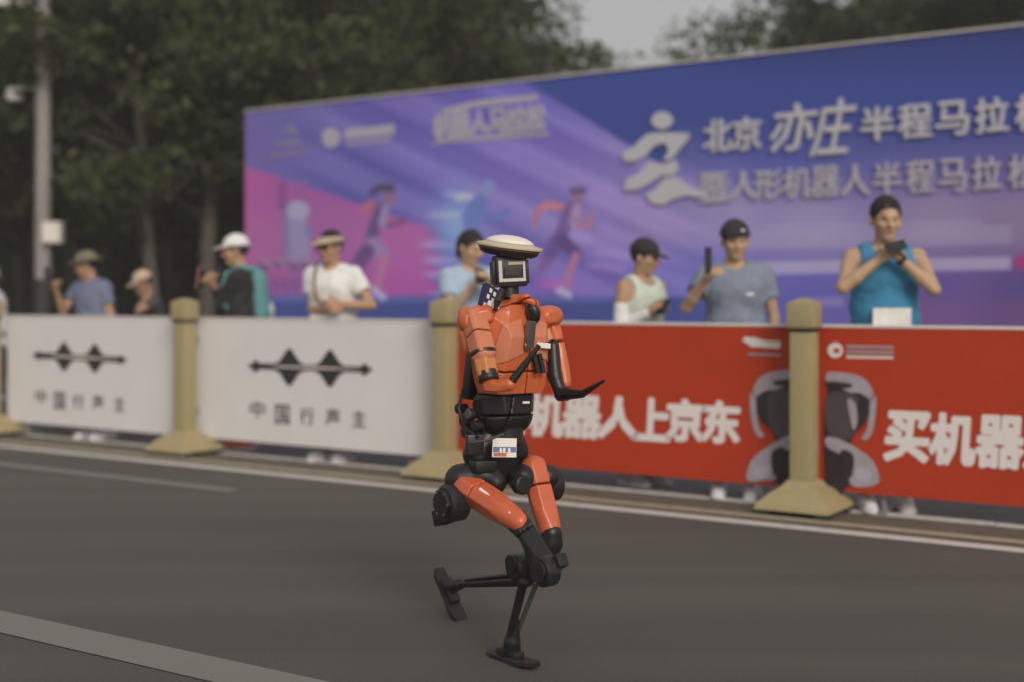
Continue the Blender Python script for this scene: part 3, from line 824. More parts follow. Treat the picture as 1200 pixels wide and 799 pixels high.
T_SPEC = [  # kind, px, depth, rot, scale, leaf, bark, label
    (0, -110, 19, .3, 1.0, 'leaf_yellow', 'bark', "yellowish tree at the far left edge beyond the lamp pole"),
    (2, 25, 23, 1.3, 1.05, 'leaf_yellow', 'bark_dark', "yellow green tree standing behind the lamp pole"),
    (1, 122, 21, 2.2, 1.0, 'leaf', 'bark_dark', "tree with dark trunk right of the lamp pole"),
    (0, 186, 17.5, math.pi, .9, 'leaf', 'bark', "tree with slanting pale trunk left of the backdrop"),
    (3, 240, 18.5, .8, .95, 'leaf', 'bark', "tree with straight grey trunk beside the backdrop's left end"),
    (2, 335, 22, 4.2, 1.05, 'leaf_dark', 'bark_dark', "dark leafy tree rising over the backdrop's left corner"),
    (1, 440, 21, 5.1, 1.05, 'leaf', 'bark', "leafy tree above the round logo of the backdrop"),
    (3, 485, 24, .5, 1.05, 'leaf', 'bark', "tall tree above the backdrop's middle logo"),
    (4, 612, 26, 2.6, .84, 'leaf', 'bark', "tree next to the bright gap of sky above the backdrop"),
    (4, 726, 27, 1.0, .86, 'leaf', 'bark', "thin sparse tree in front of the pale sky gap"),
    (4, 812, 25, 3.3, .86, 'leaf', 'bark', "small tree between the two gaps of sky"),
    (1, 1000, 25, 1.9, .95, 'leaf_dark', 'bark_dark', "dark tree above the white calligraphy on the backdrop"),
    (2, 1095, 23, 3.9, .98, 'leaf_dark', 'bark_dark', "dark tree over the right part of the backdrop"),
    (3, 1190, 22, 5.7, .9, 'leaf_dark', 'bark_dark', "dark tree at the top right corner of the picture"),
    (0, 1330, 23, .9, 1.0, 'leaf_dark', 'bark_dark', "dark tree beyond the right edge of the picture"),
    (1, -20, 30, .2, 1.2, 'leaf_dark', 'bark_dark', "far dark tree left of the lamp pole"),
    (3, 85, 32, 4.0, 1.25, 'leaf_dark', 'bark_dark', "far dark tree just right of the lamp pole"),
    (0, 205, 30, 3.0, 1.25, 'leaf_dark', 'bark_dark', "far dark tree behind the slanting trunk"),
    (2, 300, 32, 2.0, 1.3, 'leaf_dark', 'bark_dark', "far dark tree behind the backdrop's left corner"),
    (1, 390, 31, 1.0, 1.3, 'leaf_dark', 'bark_dark', "far dark tree over the first printed runner"),
    (3, 470, 33, 5.0, 1.3, 'leaf_dark', 'bark_dark', "far dark tree over the second printed runner"),
]
for k, px, y, rot, sc, lf, bk, lab in T_SPEC:
    plant_tree(k, Vector(((px - 600) / FPX * y, y, -.012)), rot, sc, lf, bk, lab)
# a dense far hedge closing the view under the crowns
rng = np.random.default_rng(5)
cs = []
for i in range(900):
    x = rng.uniform(-24, 2); cs.append((x, rng.uniform(36, 39), rng.uniform(.2, 4.6)))
V, F = leaves(cs, [.9] * len(cs), 45, .42, rng)
hd = raw("hedge", V, F, M['leaf'], smooth=False); tag(hd, "dark dense hedge closing the view behind the tree trunks", "hedge", kind="stuff")

# ------------------------------------------------------------------ lamp pole at the left
py_ = 16.5
pc = Vector(((50.5 - 600) / FPX * py_, py_, -.012))
pole = empty("lamp_pole", pc)
MB().tube([pc + Z3 * .9, pc + Z3 * 4, pc + Z3 * 9], [.105, .095, .075], 20).build("shaft", M['pole'], pole, True)
MB().tube([pc, pc + Z3 * .05, pc + Z3 * .06, pc + Z3 * 1.46], [.2, .2, .13, .12], 20).build("base_sleeve", M['pole_dark'], pole, True)
q = at(62, 273, py_ - .12)
bx = MB().box(q, (.125, .07, .14), None, .012).build("control_box", M['offwhite'], pole, True)
MB().box(q + Vector((.0, -.074, 0)), (.1, .004, .115), None, .002).build("box_door", M['robot_white'], bx)
a0 = at(46, 104, py_); a1 = at(8, 104, py_)
arm = MB().tube([a0, a1], .022, 10).build("camera_arm", M['offwhite'], pole, True)
c0 = at(16, 110, py_)
MB().lathe(c0, [(.05, .07), (.07, .06), (.105, -.02), (.11, -.09), (.10, -.1)][::-1], 20).build("camera_housing", M['offwhite'], pole, True)
MB().lathe(c0 + Vector((0, 0, -.1)), [(.01, -.075), (.05, -.06), (.075, -.02), (.08, 0)], 20).build("camera_dome", M['glass_dark'], pole, True)
l0 = at(46, 4, py_); l1 = at(-40, 0, py_)
MB().tube([l0, l1], .045, 10).build("cross_arm", M['pole'], pole, True)
MB().box(at(8, 4, py_), (.22, .09, .05), None, .02).build("floodlight", M['offwhite'], pole, True)
tag(pole, "tall grey lamp pole with dome camera and white box at the left", "lamp pole")

# ================================================================== THE CROWD
def rot_to(d, up=Vector((0, 0, 1))):
    d = Vector(d).normalized()
    x = d.cross(up)
    x = x.normalized() if x.length > 1e-5 else Vector((1, 0, 0))
    return x, d, x.cross(d).normalized()
def person(label, pos, H, face, skin, lean=(0, 0), head=(0, 0), wr=None, wl=None, er=(.5, -.6, -.8), el=(-.5, -.6, -.8), width=1.0,
           shirt=None, tank=False, sleeve=.55, legs='c_denim', shorts=False, shoes='c_grey', hair='c_hair', hair_long=0.0, cap=None, glasses=False,
           grip=.5, vox=.0085, feet=(0, 0)):
    """One figure. Own frame: +y where it faces, +x its right hand, z up, feet on the ground."""
    k = H / 1.75
    lv = Vector((lean[0], lean[1], 0))
    def P(x, y, z):
        f = min(max((z - .9) / .75, 0), 1.15)
        return (Vector((x * width if z < 1.5 else x, y, z)) + lv * f) * k
    wx = width
    # --- joints
    sh = {1: P(.175, -.005, 1.415), -1: P(-.175, -.005, 1.415)}
    hip = {1: P(.085, 0, .93), -1: P(-.085, 0, .93)}
    knee = {1: P(.095, .025, .5), -1: P(-.095, .025, .5)}
    ank = {1: P(.1, -.02, .09), -1: P(-.1, -.02, .09)}
    hc = P(0, .025, 1.625)
    Rh = Matrix.Rotation(math.radians(head[0]), 3, 'Z') @ Matrix.Rotation(math.radians(head[1]), 3, 'X')
    Hd = lambda x, y, z: hc + Rh @ (Vector((x, y, z)) * k)
    Rn = np.array(Rh)
    arms = {}
    for sd, w, eh in ((1, wr, er), (-1, wl, el)):
        S = sh[sd]; ua, fa = .285 * k, .25 * k
        w = Vector(w) * 1.0 if w is not None else S + Vector((sd * .07, .04, -.52)) * k
        d = w - S; L = min(d.length, (ua + fa) * .995); d.normalize(); w = S + d * L
        c = (ua * ua - fa * fa + L * L) / (2 * L); hgt = math.sqrt(max(ua * ua - c * c, 0))
        e = Vector(eh); e = (e - d * e.dot(d)); e = e.normalized() if e.length > 1e-4 else Vector((0, -1, 0))
        arms[sd] = (S, S + d * c + e * hgt, w)
    allp = [P(0, 0, 1.8), P(0, 0, 0)] + [v for a in arms.values() for v in a] + list(knee.values())
    lo = [min(v[i] for v in allp) - .24 * k for i in range(3)]; hi = [max(v[i] for v in allp) + .24 * k for i in range(3)]
    lo[2] = 0; lo[0] = min(lo[0], -.26 * k); hi[0] = max(hi[0], .26 * k); hi[2] = max(hi[2], 1.82 * k)
    def torso(f, g=0.0):
        f.cone(P(0, .0, .95), P(0, .005, 1.12), (.125 + g) * k * wx, (.115 + g) * k * wx, .03, (.82, 1.12, 1))
        f.cone(P(0, .005, 1.12), P(0, .0, 1.32), (.118 + g) * k * wx, (.132 + g) * k * wx, .04, (.8, 1.12, 1))
        f.cone(P(.12, -.005, 1.385), P(-.12, -.005, 1.385), (.068 + g) * k, (.068 + g) * k, .05)
        f.cone(P(.08, -.01, 1.43), P(-.08, -.01, 1.43), (.05 + g) * k, (.05 + g) * k, .04)
        f.ell(P(.065, .055, 1.31), [(.085 + g) * k, (.06 + g) * k, (.07 + g) * k], None, .04); f.ell(P(-.065, .055, 1.31), [(.085 + g) * k, (.06 + g) * k, (.07 + g) * k], None, .04)
    def upper(f, sd, g=0.0, kk=.03):
        S, E, w = arms[sd]
        f.cone(S, S.lerp(E, .35), (.051 + g) * k, (.045 + g) * k, kk); f.cone(S.lerp(E, .3), E, (.045 + g) * k, (.034 + g) * k, .015)
    def leg(f, sd, g=0.0):
        f.cone(hip[sd], knee[sd], (.092 + g) * k, (.056 + g) * k, .03); f.cone(knee[sd], knee[sd].lerp(ank[sd], .4) + Vector((0, -.015, 0)) * k, (.053 + g) * k, (.053 + g) * k, .02)
        f.cone(knee[sd].lerp(ank[sd], .4) + Vector((0, -.015, 0)) * k, ank[sd], (.053 + g) * k, (.034 + g) * k, .02)
    f = Field(lo, hi, vox * k)
    torso(f)
    for sd in (1, -1):
        upper(f, sd); S, E, w = arms[sd]
        f.cone(E, E.lerp(w, .35), .036 * k, .037 * k, .012); f.cone(E.lerp(w, .35), w, .037 * k, .024 * k, .012)
        leg(f, sd)
        f.cone(ank[sd], ank[sd] + Vector((0, .11, -.05)) * k, .036 * k, .03 * k, .02)
        # hand: palm, four unequal curled fingers, thumb from the side of the palm
        d = (w - E).normalized(); inn = Vector((-sd, .15, 0)); inn = (inn - d * inn.dot(d)).normalized(); side = d.cross(inn) * sd
        f.cone(w, w + d * .035 * k, .026 * k, .031 * k, .01)
        f.cone(w + d * .045 * k + side * .022 * k, w + d * .085 * k + side * .026 * k, .017 * k, .014 * k, .012); f.cone(w + d * .045 * k - side * .02 * k, w + d * .08 * k - side * .026 * k, .017 * k, .014 * k, .012)
        f.cone(w + d * .05 * k, w + d * .088 * k, .02 * k, .015 * k, .012)
        for q, ln in ((-1.5, .058), (-.5, .072), (.5, .078), (1.5, .07)):
            a = w + (d * .088 + side * (.0195 * q)) * k; b = a + (d * (1 - .5 * grip) + inn * grip).normalized() * (ln * .55 * k)
            c = b + (d * (1 - 1.25 * grip) + inn * (.2 + grip)).normalized() * (ln * .5 * k)
            f.cone(a, b, .0095 * k, .009 * k, .002); f.cone(b, c, .009 * k, .0078 * k, .002)
        a = w + (d * .03 + side * .028) * k; b = a + (d * .03 + side * .03 + inn * .012) * k; c = b + (d * .028 + side * .006 + inn * .018) * k
        f.cone(a, b, .013 * k, .0105 * k, .006); f.cone(b, c, .0105 * k, .0088 * k, .003)
    # neck and head
    f.cone(P(0, -.02, 1.43), Hd(0, -.015, -.06), .058 * k, .054 * k, .025)
    f.ell(Hd(0, -.012, .03), np.array([.076, .096, .092]) * k, Rn, .02); f.ell(Hd(0, .018, -.035), np.array([.062, .07, .082]) * k, Rn, .025)
    f.ell(Hd(0, .06, -.098), np.array([.026, .022, .02]) * k, Rn, .025)                        # chin
    f.cone(Hd(.02, .083, .022), Hd(-.02, .083, .022), .013 * k, .013 * k, .014)                  # brow
    f.cone(Hd(0, .088, .008), Hd(0, .105, -.03), .009 * k, .0135 * k, .008)                      # nose
    f.cone(Hd(.012, .09, -.032), Hd(-.012, .09, -.032), .008 * k, .008 * k, .006)
    f.cone(Hd(.017, .081, -.062), Hd(-.017, .081, -.062), .0085 * k, .0085 * k, .006)            # mouth
    for sd in (1, -1):
        f.ell(Hd(sd * .079, -.012, -.012), np.array([.011, .02, .032]) * k, Rn, .006)            # ear
        f.ell(Hd(sd * .04, .062, -.025), np.array([.025, .022, .022]) * k, Rn, .015)             # cheek
    V, F = f.mesh()
    rz = math.radians(face - 90)
    o = raw("person", V, F, M[skin], None, pos, rz)
    tag(o, label, "person", "spectators behind the boards")
    def child(nm, fld, m):
        V, F = fld.mesh(); return raw(nm, V, F, M[m], o)
    hlo = [hc[i] - .2 * k for i in range(3)]; hhi = [hc[i] + .2 * k for i in range(3)]
    # --- eyes, lips, sunglasses
    for sd in (1, -1):
        fe = Field(Hd(sd * .031, .08, .004) - Vector((.03,) * 3) * k, Hd(sd * .031, .08, .004) + Vector((.03,) * 3) * k, .003 * k)
        fe.ell(Hd(sd * .031, .078, .003), np.array([.012, .011, .0048]) * k, Rn, 0); child("eye", fe, 'c_hair')
        fe = Field(Hd(sd * .031, .085, .024) - Vector((.035,) * 3) * k, Hd(sd * .031, .085, .024) + Vector((.035,) * 3) * k, .003 * k)
        fe.cone(Hd(sd * .016, .09, .022), Hd(sd * .046, .079, .023), .0042 * k, .0032 * k, 0); child("eyebrow", fe, 'c_brown')
    fe = Field(Hd(0, .088, -.062) - Vector((.04,) * 3) * k, Hd(0, .088, -.062) + Vector((.04,) * 3) * k, .003 * k)
    fe.ell(Hd(0, .083, -.062), np.array([.024, .0085, .0075]) * k, Rn, 0); child("lips", fe, 'c_lips')
    if glasses:
        fe = Field(hlo, hhi, .004 * k)
        for sd in (1, -1):
            fe.ell(Hd(sd * .032, .093, .002), np.array([.03, .012, .02]) * k, Rn, .006); fe.cone(Hd(sd * .058, .085, .008), Hd(sd * .084, -.01, .008), .005 * k, .004 * k, .003)
        fe.cone(Hd(.02, .1, .008), Hd(-.02, .1, .008), .005 * k, .005 * k, .004); child("sunglasses", fe, 'lens')
    # --- hair
    if hair:
        fh = Field([v - .12 * k * (hair_long > 0) for v in hlo], hhi, .006 * k)
        fh.ell(Hd(0, -.018, .036), np.array([.083, .102, .097]) * k, Rn, 0)
        if hair_long: fh.cone(Hd(0, -.06, 0), Hd(0, -.07, -hair_long), .07 * k, .055 * k, .03)
        n = Rh @ Vector((0, 1, -.75)); fh.cut(Hd(0, .052, .035), n)
        if not hair_long: fh.cut(Hd(0, 0, -.05), Rh @ Vector((0, .35, -1)))
        Q = np.meshgrid(*fh.ax, indexing='ij', sparse=True)
        fh.D += (.0035 * k * (np.sin(Q[0] * 190 + 3 * np.sin(Q[2] * 70)) * np.sin(Q[1] * 170 + 2 * np.sin(Q[0] * 90)) + np.sin(Q[2] * 210 + Q[1] * 130))).astype(np.float32)
        child("hair", fh, hair)
    # --- cap
    if cap:
        style, cm, bd = cap                        # style, colour, direction the brim points relative to the face
        Rb = Rh @ Matrix.Rotation(math.radians(bd), 3, 'Z')
        Bd = lambda x, y, z: hc + Rb @ (Vector((x, y, z)) * k)
        fc = Field([v - .06 * k for v in hlo], [v + .06 * k for v in hhi], .006 * k)
        if style == 'visor':
            fc.ell(Bd(0, -.01, .05), np.array([.09, .108, .1]) * k, np.array(Rb), 0); fc.cut(Bd(0, 0, .078), Rb @ Vector((0, 0, 1))); fc.cut(Bd(0, 0, .038), Rb @ Vector((0, 0, -1)))
        else:
            fc.ell(Bd(0, -.015, .045), np.array([.092, .111, .1 if style == 'cap' else .095]) * k, np.array(Rb), 0); fc.cut(Bd(0, 0, .04), Rb @ Vector((0, .06, -1)))
        o2 = child("hat" if style == 'bucket' else ("visor" if style == 'visor' else "cap"), fc, cm)
        fb = Field([v - .08 * k for v in hlo], [v + .08 * k for v in hhi], .005 * k)
        if style == 'bucket': fb.ell(Bd(0, -.01, .035), np.array([.155, .17, .02]) * k, np.array(Rb), 0)
        else:
            fb.ell(Bd(0, .085, .042), np.array([.078, .1, .011]) * k, np.array(Rb @ Matrix.Rotation(math.radians(-8), 3, 'X')), 0)
            fb.cut(Bd(0, .05, .04), Rb @ Vector((0, -1, 0)))
        V, F = fb.mesh(); raw("brim", V, F, M[cm], o2)
    # --- clothes
    slo = [min(arms[1][i][0], arms[-1][i][0], -.2 * k) if False else lo[0] for i in (0,)] + [lo[1], .8 * k]
    if shirt:
        fs = Field([lo[0], lo[1], .82 * k], [hi[0], hi[1], 1.52 * k], vox * k)
        torso(fs, .02)
        fs.cone(P(0, 0, .9), P(0, 0, 1.1), .155 * k * wx, .14 * k * wx, .03, (.82, 1.1, 1))
        if not tank:
            for sd in (1, -1):
                S, E, w = arms[sd]; ft = Field([lo[0], lo[1], .82 * k], [hi[0], hi[1], 1.52 * k], vox * k)
                ft.D[:] = .06
                e = S.lerp(E, sleeve) if sleeve <= 1 else E
                ft.cone(S, S.lerp(E, min(sleeve + .15, 1.0)), .0665 * k, .066 * k, 0)
                if sleeve > 1: ft.cone(E, E.lerp(w, sleeve - 1), .058 * k, .042 * k, .02); ft.cut(E.lerp(w, sleeve - 1.02), w - E)
                else: ft.cut(e, E - S)
                kk = .03; a = fs.D; d = ft.D; h = np.clip(.5 + .5 * (a - d) / kk, 0, 1); fs.D = (a * (1 - h) + d * h - kk * h * (1 - h)).astype(np.float32)
        else:
            for sd in (1, -1):
                c = np.array(sh[sd] + Vector((sd * .04, 0, .0)) * k); r = np.array([.085, .2, .13]) * k
                fs.carve(lambda Q: (np.sqrt(((Q[0] - c[0]) / r[0]) ** 2 + ((Q[1] - c[1]) / r[1]) ** 2 + ((Q[2] - c[2]) / r[2]) ** 2) - 1) * r[0], c - r, c + r)
        a = np.array(P(0, .05, 1.50)); r = (np.array([.085, .12, .085]) if tank else np.array([.072, .1, .06])) * k
        fs.carve(lambda Q: (np.sqrt(((Q[0] - a[0]) / r[0]) ** 2 + ((Q[1] - a[1]) / r[1]) ** 2 + ((Q[2] - a[2]) / r[2]) ** 2) - 1) * r[2], a - r, a + r)
        Q = np.meshgrid(*fs.ax, indexing='ij', sparse=True); ph = H * 37.0        # folds hanging from the shoulders
        fold = np.sin(Q[0] * 34 + 5 * np.sin(Q[2] * 7 + ph) + ph) * np.sin(Q[2] * 13 + 3 * np.sin(Q[0] * 15 + ph)) + .7 * np.sin((Q[2] * .8 + Q[0] * .6 * np.sign(Q[0])) * 52 + 2.5 * np.sin(Q[1] * 22 + ph))
        fs.D = (fs.D + .0042 * fold * np.clip((1.5 * k - Q[2]) / .25, 0, 1)).astype(np.float32)
        fs.cut(P(0, 0, .86), (0, 0, -1))
        child("tank_top" if tank else "shirt", fs, shirt)
    ft = Field([-.3 * k, -.3 * k, 0], [.3 * k, .3 * k, 1.05 * k], .012 * k)
    ft.cone(P(0, 0, .97), P(0, 0, .9), .132 * k * wx, .145 * k * wx, .03, (.85, 1.12, 1)); leg(ft, 1, .016); leg(ft, -1, .016)
    ft.cut(P(0, 0, .48 if shorts else .1), (0, 0, -1)); child("shorts" if shorts else "trousers", ft, legs)
    for sd in (1, -1):
        A = ank[sd]; fs = Field([A.x - .09, A.y - .15, 0], [A.x + .09, A.y + .28, .16], .006)
        fs.cone(A + Vector((0, -.03, -.035)) * k, A + Vector((0, .05, -.045)) * k, .046 * k, .046 * k, .02); fs.cone(A + Vector((0, .05, -.05)) * k, A + Vector((0, .17, -.055)) * k, .047 * k, .038 * k, .03, (1, 1, 1.25))
        fs.cut((0, 0, .004), (0, 0, -1)); shoe = child("shoe", fs, shoes)
        fl = Field([A.x - .09, A.y - .15, 0], [A.x + .09, A.y + .28, .06], .006)
        fl.cone((A.x, A.y - .04 * k, .02), (A.x, A.y + .175 * k, .02), .05 * k, .046 * k, 0); fl.cut((0, 0, .026), (0, 0, 1)); fl.cut((0, 0, .001), (0, 0, -1))
        V, F = fl.mesh(); raw("sole", V, F, M['c_pale'], shoe)
    o["k"] = k
    loc2w = Matrix.Translation(Vector(pos)) @ Matrix.Rotation(rz, 4, 'Z')
    return o, loc2w, arms, k, child, P, Hd
def spot(px, t): s, y = st(px, t); return W(s, t, .0)
def local(pos, face, px, py, y):
    """where a sight line at depth y falls in a figure's own frame"""
    v = at(px, py, y) - Vector(pos)
    return Matrix.Rotation(-math.radians(face - 90), 3, 'Z') @ v
def phone(name, centre, wdir, hdir, label, case='c_black', size=(.037, .078), cat="phone"):
    """centre and directions in the world"""
    w = Vector(wdir).normalized(); h = Vector(hdir); h = (h - w * h.dot(w)).normalized(); n = w.cross(h)
    r = empty(name, centre)
    MB().box(Vector(centre), (size[0], size[1], .0042), (w, h, n), .0035).build("case", M[case], r, True)
    MB().box(Vector(centre) + n * .0052, (size[0] * .93, size[1] * .95, .0008), (w, h, n), 0).build("screen", M['screen'], r)
    MB().box(Vector(centre) - n * .006 + h * size[1] * .65 - w * size[0] * .45, (.011, .014, .002), (w, h, n), .002).build("camera_bump", M['black'], r)
    tag(r, label, cat); return r

CT = 7.2
# man in blue tank top
fc = -95; p = spot(1036, CT + .08); y = p.y
pr = person("man in blue tank top with white race bib, hands raised to chest", p, 1.775, fc, 'skin_b', lean=(0, .03), head=(4, -8), width=1.02,
            wr=local(p, fc, 1031, 304, y - .24), wl=local(p, fc, 1054, 303, y - .23), er=(.95, -.1, -.75), el=(-.95, -.1, -.8), shirt='c_blue', tank=True, legs='c_black', shorts=True, shoes='c_pale', grip=.75)
o, L, arms, k, child, P, Hd = pr
f = Field(P(-.14, .08, .93), P(.14, .24, 1.09), .006)
MB_ = MB(); MB_.box(P(-.01, .158, 1.055), (.105, .003, .075), None, .002)
bib = new_mesh("race_bib", MB_.V, MB_.F, M['c_white']); link("race_bib", bib, o)
f = Field(P(-.11, .06, 1.18), P(.03, .2, 1.36), .006); f.ell(P(-.055, .128, 1.29), [.04, .008, .016], None, 0); child("chest_logo", f, 'c_pale')
S, E, w = arms[-1]; d = (w - E).normalized(); b = MB().tube([w - d * .03, w - d * .005], .033, 14); link("wrist_watch", new_mesh("wrist_watch", b.V, b.F, M['c_black'], True), o)
m = L @ ((arms[1][2] + arms[-1][2]) / 2 + Vector((0, .05, .03)))
phone("phone", m + Vector((.01, -.045, .035)), (-.25, .5, .8), (1, .1, .2), "dark phone in the hands of the man in the blue tank top", size=(.03, .06))

# man in grey-blue T-shirt lifting a phone
fc = -104; p = spot(862, CT + .06); y = p.y
pr = person("man in grey blue T-shirt and black cap holding a phone up", p, 1.665, fc, 'skin_b', lean=(0, .02), head=(16, -8), width=1.02,
            wr=local(p, fc, 826, 330, y - .24), wl=None, er=(.7, -.3, -1), shirt='c_greyblue', legs='c_black', shorts=True, shoes='c_pale', cap=('cap', 'c_black', 150), grip=.7)
o, L, arms, k, child, P, Hd = pr
f = Field(P(-.16, .02, 1.2), P(.1, .25, 1.38), .006); f.ell(P(-.075, .128, 1.285), [.05, .012, .014], None, 0); child("chest_logo", f, 'c_white')
f = Field(Hd(-.09, .0, .02), Hd(.09, .14, .12), .005); f.ell(Hd(-.01, .09, .075), [.03, .014, .012], None, 0); child("cap_patch", f, 'c_white')
hand = arms[1][2] + (arms[1][2] - arms[1][1]).normalized() * .1
phone("phone", L @ hand + Vector((-.03, -.02, .055)), (.6, .8, 0), (0, 0, 1), "dark phone held up by the man in grey blue T-shirt")

# man in mint vest with white arm sleeves
fc = -52; p = spot(750, CT + .2); y = p.y
pr = person("man in mint vest, black cap and white arm sleeve facing right", p, 1.575, fc, 'skin_a', lean=(0, .03), head=(24, -12), width=1.02,
            wr=local(p, fc, 762, 366, y - .22), wl=local(p, fc, 772, 360, y + .02), er=(.5, -.9, -.7), el=(-.4, -.7, -.8), shirt='c_mint', tank=True, legs='c_black', shorts=True, cap=('cap', 'c_black', 0), shoes='c_grey', grip=.8)
o, L, arms, k, child, P, Hd = pr
for sd in (1, -1):
    S, E, w = arms[sd]
    lo_ = [min(S[i], E[i], w[i]) - .08 for i in range(3)]; hi_ = [max(S[i], E[i], w[i]) + .08 for i in range(3)]
    f = Field(lo_, hi_, .007); f.cone(S.lerp(E, .4), E, .056 * k, .045 * k, 0); f.cone(E, E.lerp(w, .9), .047 * k, .034 * k, .012); f.cut(S.lerp(E, .42), S - E); child("arm_sleeve", f, 'c_white')
phone("phone", L @ arms[1][2] + Vector((.07, -.04, .03)), (.8, -.5, .1), (.5, .6, .6), "dark phone held low by the man in mint vest")

# dark-haired person behind the robot
fc = -70; p = spot(549, CT + .12); y = p.y
pr = person("dark haired person in light blue shirt just left of the robot's head", p, 1.67, fc, 'skin_d', lean=(0, .04), head=(25, -18), wr=local(p, fc, 552, 338, y - .26), wl=local(p, fc, 574, 333, y - .26), shirt='c_lightblue', legs='c_black', hair_long=.06, shoes='c_black', grip=.7, width=.95)
o, L, arms, k, child, P, Hd = pr
phone("phone", L @ ((arms[1][2] + arms[-1][2]) / 2) + Vector((0, -.06, .06)), (1, 0, .1), (0, .6, .8), "pale phone held by the dark haired person beside the robot", 'c_white')

# man in white T-shirt with sunglasses
fc = -112; p = spot(391, CT + .02); y = p.y
pr = person("man in white T-shirt and sunglasses with hands folded on the board", p, 1.70, fc, 'skin_a', lean=(0, .03), head=(-14, -6), width=1.05,
            wr=local(p, fc, 384, 362, y - .23), wl=local(p, fc, 398, 357, y - .25), er=(.9, -.5, -.6), el=(-.9, -.5, -.6), shirt='c_white', legs='c_denim', shoes='c_grey', cap=('visor', 'c_tan', 0), glasses=True, grip=.8)
o, L, arms, k, child, P, Hd = pr
f = Field(P(-.25, -.2, .9), P(.25, .25, 1.55), .008)
pts = [P(.11, -.05, 1.485), P(.1, .06, 1.475), P(.075, .135, 1.36), P(.05, .15, 1.24), P(-.02, .15, 1.14)]
for a, b_ in zip(pts, pts[1:]): f.cone(a, b_, .014, .014, .004)
child("bag_strap", f, 'c_brown')

# man in white cap with teal backpack
fc = 184; p = spot(286, CT + .2); y = p.y
pr = person("man in white cap and black top with teal backpack filming", p, 1.70, fc, 'skin_a', lean=(0, .05), head=(10, -6), width=1.05,
            wr=local(p, fc, 249, 334, y - .15), wl=local(p, fc, 250, 331, y + .05), er=(.4, -.3, -1), el=(-.4, -.3, -1), shirt='c_black', sleeve=1.85, legs='c_black', shoes='c_orange', cap=('cap', 'c_white', 0), grip=.75)
o, L, arms, k, child, P, Hd = pr
f = Field(P(-.22, -.4, .9), P(.22, .0, 1.52), .008)
f.cone(P(0, -.15, 1.38), P(0, -.155, 1.12), .085, .1, .03, (.8, 1.25, 1)); f.cone(P(0, -.1, 1.43), P(0, -.13, 1.38), .07, .08, .03); bp_ = child("backpack", f, 'c_teal')
f = Field(P(-.2, -.45, .95), P(.2, .0, 1.3), .008); f.ell(P(.04, -.2, 1.13), [.1, .06, .085], None, 0); V, F = f.mesh(); raw("pocket", V, F, M['c_pale'], bp_)
f = Field(P(-.22, -.3, 1.0), P(.22, .3, 1.55), .008)
for sd in (1, -1):
    q = [P(sd * .1, -.12, 1.47), P(sd * .11, -.01, 1.495), P(sd * .115, .09, 1.43), P(sd * .11, .15, 1.28), P(sd * .13, .06, 1.1)]
    for a, b_ in zip(q, q[1:]): f.cone(a, b_, .02, .02, .005)
V, F = f.mesh(); raw("strap", V, F, M['c_teal'], bp_)
phone("phone", L @ ((arms[1][2] + arms[-1][2]) / 2 + Vector((0, .10, .04))), (.25, 1, 0), (.15, 0, 1), "pink cased phone held out by the man in white cap", 'c_pink', (.045, .085))

# man in bucket hat pointing a phone to the left
fc = -128; p = spot(117, CT + .05); y = p.y
pr = person("man in bucket hat and slate blue T-shirt reaching left with a phone", p, 1.60, fc, 'skin_a', lean=(.12, .05), head=(-42, -12), width=1.18,
            wr=local(p, fc, 66, 341, y - .12), wl=None, er=(.3, -.2, -1), shirt='c_slate', legs='c_khaki', shorts=True, cap=('bucket', 'c_olive', 0), shoes='c_pale', grip=.7)
o, L, arms, k, child, P, Hd = pr
hand = arms[1][2] + (arms[1][2] - arms[1][1]).normalized() * .1
phone("phone", L @ hand + Vector((-.035, -.01, .045)), (-.9, -.3, 0), (-.2, .1, .9), "dark phone aimed left by the man in bucket hat")
# person bent forward in charcoal
fc = 215; p = spot(186, CT + .75); y = p.y
pr = person("stooping person in charcoal top and tan cap right of the bucket hat", p, 1.44, fc, 'skin_c', lean=(0, .16), head=(0, -25), wr=local(p, fc, 166, 346, y - .25), wl=local(p, fc, 172, 350, y - .2), shirt='c_charcoal', legs='c_black', cap=('cap', 'c_tan', 0), shoes='c_grey')
# person cut by the left edge
fc = 200; p = spot(-3, CT + .3); y = p.y
person("person in white shirt cut off by the left edge", p, 1.50, fc, 'skin_c', lean=(0, .06), head=(0, -10), shirt='c_white', legs='c_denim', hair='c_khaki', shoes='c_grey')

# ================================================================== THE RUNNING ROBOT
A_ = math.radians(52)
RF = Vector((math.cos(A_), -math.sin(A_), 0)); RR = Vector((-math.sin(A_), -math.cos(A_), 0))     # forward, right hand
foot_pt = Vector((0.0, 4.235, 0))
root = foot_pt - RR * .09
robot = empty("running_robot", root)
tag(robot, "orange and black humanoid robot running on the road in a pale hat", "robot")
def S_(px, py, r, f=0.0):
    """point on the robot's upright plane that lies r to its right"""
    kx, m = (px - 600) / FPX, -(py - HORIZON) / FPX
    lam = (r + root.dot(RR)) / (kx * RR.x + RR.y)
    lam -= f * .8                      # f > 0: further to the front, on the same sight line
    return Vector((lam * kx, lam, CAM_H + lam * m))
def rfield(pts, h=.0045, m=.13):
    return Field([min(p[i] for p in pts) - m for i in range(3)], [max(p[i] for p in pts) + m for i in range(3)], h)
def rbuild(nm, f, m, par=None):
    V, F = f.mesh(); par = par or robot
    b = np.array(robot.location) if par is robot else np.array(robot.location)
    return raw(nm, V - b, F, M[m], par)
RX = (RR, RF, Z3)
RM = Matrix((RR, RF, Z3)).transposed()
RMn = np.array(RM)
